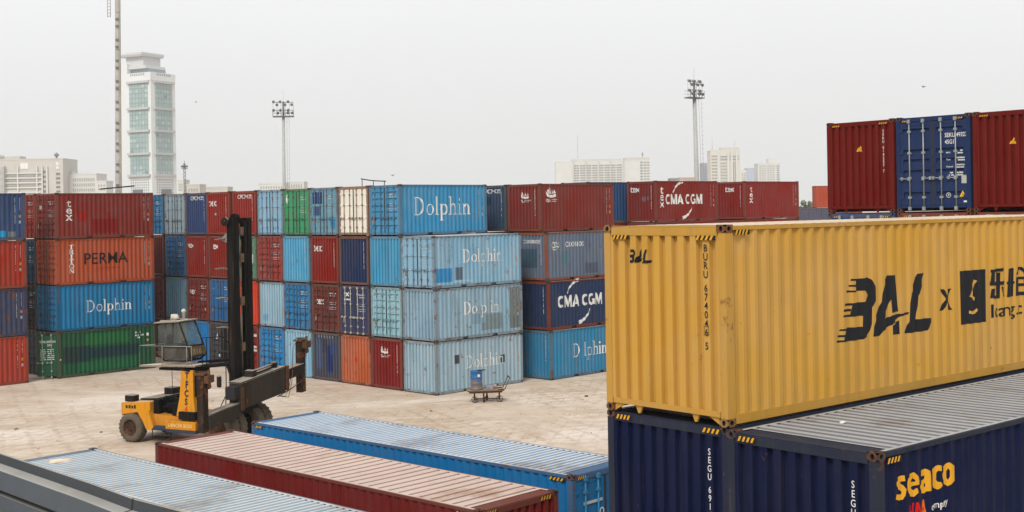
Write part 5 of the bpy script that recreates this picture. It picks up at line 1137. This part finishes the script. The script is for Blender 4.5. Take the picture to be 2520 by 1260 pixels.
ang = lambda f: (f*a_, f*a_)
m = MB(); m.box(a_*.06, a_*1.002, 0, a_*.9, a_*1.37, zz(154)); m.box(a_*.5, a_*.5, 0, a_*.95, a_*1.0, zz(170)); m.box(a_*.99, a_*.2, 0, a_*1.08, a_*.95, zz(232)); m.build('core', WHT, t)
m = MB(); m.box(a_*.22, a_*.32, zz(180), a_*.95, a_*1.0, zz(168)); m.build('penthouse', plain('blue_grey_glass', lin(150, 160, 168), .4, .1), t)  # penthouse glass in one blue grey tone
m = MB(); m.box(a_*.12, a_*.30, zz(167.9), a_*.92, a_*1.12, zz(161)); m.box(a_*.16, a_*.44, zz(160.9), a_*.86, a_*1.14, zz(138.1)); m.build('penthouse', plain('grey_cladding', lin(205, 207, 206), .7, .04), t)
m = MB(); m.loft([[(a_*.05, a_*.38, zz(138)), (a_*.91, a_*.38, zz(138)), (a_*.91, a_*1.28, zz(138)), (a_*.05, a_*1.28, zz(138))], [(a_*.02, a_*.36, zz(133)), (a_*.94, a_*.36, zz(133)), (a_*.94, a_*1.34, zz(133)), (a_*.02, a_*1.34, zz(133))], [(a_*.02, a_*.36, zz(128.5)), (a_*.94, a_*.36, zz(128.5)), (a_*.94, a_*1.34, zz(128.5)), (a_*.02, a_*1.34, zz(128.5))]]); m.build('roof_canopy', plain('grey_cladding', lin(205, 207, 206), .7, .04), t)
GL_ = 'low buildings along the skyline'
for i, (lb, x0, x1, yt, Y, mt_, wn) in enumerate((
    ('small flat roofed house between the office block and the tower', 238, 262, 448, 700, CO, [(3, 2, 240, 260, 452, 470, .5, .5, WD2)]),
    ('low beige house right of the lattice mast', 460, 492, 457, 600, CO2, [(4, 1, 462, 488, 462, 472, .5, .6, WD2)]),
    ('white house left of the lattice mast', 437, 452, 445, 650, CO, [(3, 3, 439, 450, 450, 470, .5, .5, WD2)]),
    ('long low pale roof left of the slim floodlight mast', 498, 560, 463, 640, CO2, []),
    ('pale low building just left of the slim floodlight mast', 636, 700, 453, 640, CO, [(9, 1, 640, 696, 458, 464, .4, .8, WD2)]),
    ('pale low building just right of the slim floodlight mast', 706, 748, 450, 660, CO, [(6, 2, 709, 745, 453, 463, .4, .6, WD2)]),
    ('small pink house left of the thicker floodlight mast', 1672, 1712, 440, 620, plain('pink_plaster', lin(196, 170, 156), .8, .06), [(4, 1, 1676, 1708, 443, 450, .4, .7, WD2)]),
    ('low grey shed at the foot of the thicker floodlight mast', 1652, 1672, 442, 600, WD2, []))):
    building('low_building', lb, x0, x1, yt, Y, 12, mt_, wn, group=GL_)
GS = 'apartment slabs on the hazy right skyline'
t, k_, h = building('apartment_slab', 'long pale apartment slab with balcony rows, widest on the skyline', 1368, 1600, 398, 1350, 22, CO, [(8, 8, 1412, 1532, 404, 452, .85, .55, WD2), (1, 7, 1576, 1583, 398, 446, .8, .5, WD), (2, 7, 1584, 1600, 398, 446, .8, .5, WD2)], group=GS)
m = MB(); X = lambda p: (p - 1368)*k_
for p_ in (1410, 1441, 1472, 1501, 1533): m.box(X(p_), -1.2, 0, X(p_) + 1.6, -.3, h + 1)
m.box(X(1408), 3, h + .81, X(1532), 14, h + 3.2); m.box(X(1538), 1, h + .81, X(1600), 14, h + 4.2); m.build('pier', CO2, t)
m = MB(); m.tube([(X(1424), 5, h), (X(1424), 5, h + 30)], .14, 4); m.tube([(X(1584), 5, h), (X(1584), 5, h + 10)], .4, 4); m.box(X(1581), 4.6, h + 7, X(1587), 5.4, h + 8); m.build('aerial', DKM, t)
t, k_, h = building('apartment_slab', 'cream office slab with tall central pillars, right of the thicker mast', 1750, 1823, 371, 1250, 22, plain('cream_cladding', lin(210, 206, 194), .8, .05), [(1, 9, 1752, 1766, 380, 450, .95, .45, WD2), (1, 2, 1774, 1820, 382, 396, .98, .55, WD2), (3, 7, 1774, 1790, 398, 450, .8, .5, WD2), (2, 7, 1804, 1812, 398, 450, .6, .9, WD2)], group=GS)
m = MB(); X = lambda p: (p - 1750)*k_
for p_ in (1768, 1791, 1800, 1812): m.box(X(p_), -1.4, 0, X(p_ + 4), -.3, h)
m.build('pier', CO, t)
m = MB(); m.box(X(1776), 3, h + .81, X(1822), 12, h + 3.5); m.tube([(X(1756), 4, h), (X(1756), 4, h + 14)], .3, 4); m.tube([(X(1812), 4, h), (X(1812), 4, h + 12)], .3, 4); m.build('roof_structure', CO2, t)
building('apartment_slab', 'narrow grey blue slab hugging the left of the cream one', 1730, 1750, 403, 1300, 20, plain('blue_grey_render', lin(150, 156, 168), .8, .05), [(4, 7, 1731, 1749, 407, 450, .5, .5, WD)], group=GS)
building('apartment_slab', 'small pale blue slab between cream and white towers', 1840, 1866, 415, 1500, 20, plain('pale_blue_render', lin(172, 182, 196), .8, .05), [(1, 1, 1856, 1865, 416, 450, .9, 1, plain('blue_glass_strip', lin(140, 156, 182), .5, .1))], group=GS)
building('apartment_slab', 'low pale block right of the cream slab', 1823, 1838, 420, 1400, 20, CO, [(2, 5, 1825, 1837, 424, 450, .6, .5, WD2)], group=GS)
t, k_, h = building('apartment_slab', 'white apartment tower with stepped roof, rightmost on the skyline', 1866, 1922, 403, 1400, 22, CO, [(3, 8, 1869, 1886, 406, 450, .6, .5, WD2), (3, 8, 1888, 1908, 406, 450, .6, .5, WD2), (1, 8, 1911, 1920, 406, 450, .7, .5, WD)], group=GS)
m = MB(); X = lambda p: (p - 1866)*k_
m.box(X(1893), 2, h + .81, X(1913), 14, at(1900, 390, 1400).z); m.build('roof_structure', CO, t)

# ---------------------------------------------------------------- tree in the far gap
rt = random.Random(5)
LEAF = plain('dusty_foliage', lin(128, 134, 112), .8, .3, 1.5); BARK = plain('bark', lin(92, 78, 64), .9)
def tree(label, px, ytop, Y, wpx):
    k_ = Y/FPX; b = at(px, ytop, Y); h = b.z; r_ = wpx*k_/2
    t = thing('tree', label, 'tree', (b.x, Y, 0), 0, 'hazy trees beyond the far containers')
    m = MB(); m.cyl((0, 0, 0), (.1, 0, h*.6), .28, .16, 8)
    for i in range(6):
        a_ = i*1.05; m.cyl((.05, 0, h*(.35 + .04*i)), (r_*.6*math.cos(a_), r_*.6*math.sin(a_), h*(.65 + .04*i)), .11, .04, 6)
    m.build('trunk', BARK, t)
    m = MB(); cl_ = [(rt.uniform(-.8, .8)*r_, rt.uniform(-.8, .8)*r_, h*rt.uniform(.5, .92), rt.uniform(.25, .45)*r_) for _ in range(16)]
    for i in range(2600):
        cx, cy, cz, cr_ = rt.choice(cl_); d_ = Vector((rt.gauss(0, 1), rt.gauss(0, 1), rt.gauss(0, .8))).normalized()*cr_*rt.random()**.4
        p_ = Vector((cx, cy, cz)) + d_; s_ = rt.uniform(.14, .3); u_ = Vector((rt.gauss(0, 1), rt.gauss(0, 1), rt.gauss(0, 1))).normalized(); w_ = u_.orthogonal().normalized()
        m.face([p_ - u_*s_, p_ - w_*s_*.5, p_ + u_*s_, p_ + w_*s_*.5])
    m.build('crown', LEAF, t)
tree('hazy rounded tree in the gap left of the orange container', 1983, 488, 260, 34)
tree('lower hazy tree touching the orange container', 2001, 493, 280, 26)

# birds
BM = plain('dark_feathers', lin(60, 58, 56), .8)
def bird(label, px, py, Y, rz, sz=.55, flap=.25):
    p_ = at(px, py, Y); m = MB()
    m.lathe([(.001, -.24), (.03, -.2), (.07, -.05), (.075, .06), (.045, .16), (.04, .20), (.001, .27)], (0, 0, 0), 'x', 10)
    m.face([(-.2, 0, .0), (-.36, .07, .01), (-.36, -.07, .01)])
    for s_ in (-1, 1):
        m.loft([[(.1, s_*.05, .02), (-.08, s_*.05, .02), (-.08, s_*.05, .0), (.1, s_*.05, .0)], [(.13, s_*.3, flap*.6), (-.06, s_*.3, flap*.6), (-.06, s_*.3, flap*.6 - .012), (.13, s_*.3, flap*.6 - .012)], [(-.02, s_*.62, flap*.5), (-.1, s_*.6, flap*.5), (-.1, s_*.6, flap*.5 - .006), (-.02, s_*.62, flap*.5 - .006)]])
    o = m.build('bird', BM); o.location = p_; o.rotation_euler = (0, .1, rz); o.scale = (sz/.55,)*3
    tag(o, label, 'bird', 'birds in the grey sky')
bird('lone dark bird in the sky above the maroon containers', 2273, 214, 210, 2.2, .6)
bird('tiny dark bird right of the glass tower', 482, 251, 230, .4, .5, .1)
bird('tiny bird just above the rows between rail and tower block', 966, 432, 200, .9, .5)

# ---------------------------------------------------------------- haze
m = MB(); m.box(-2400, -200, -1, 2400, 2000, 170)
hm = bpy.data.materials.new('haze'); hm.use_nodes = True; n_ = hm.node_tree; n_.nodes.remove(n_.nodes['Principled BSDF'])
vo = n_.nodes.new('ShaderNodeVolumePrincipled'); vo.inputs['Density'].default_value = .00021; vo.inputs['Color'].default_value = (.86, .905, .95, 1); vo.inputs['Anisotropy'].default_value = .2
n_.links.new(vo.outputs[0], n_.nodes['Material Output'].inputs['Volume'])
m.build('haze', hm, kind='stuff', label='thin grey haze filling the air over the yard and city', cat='haze')
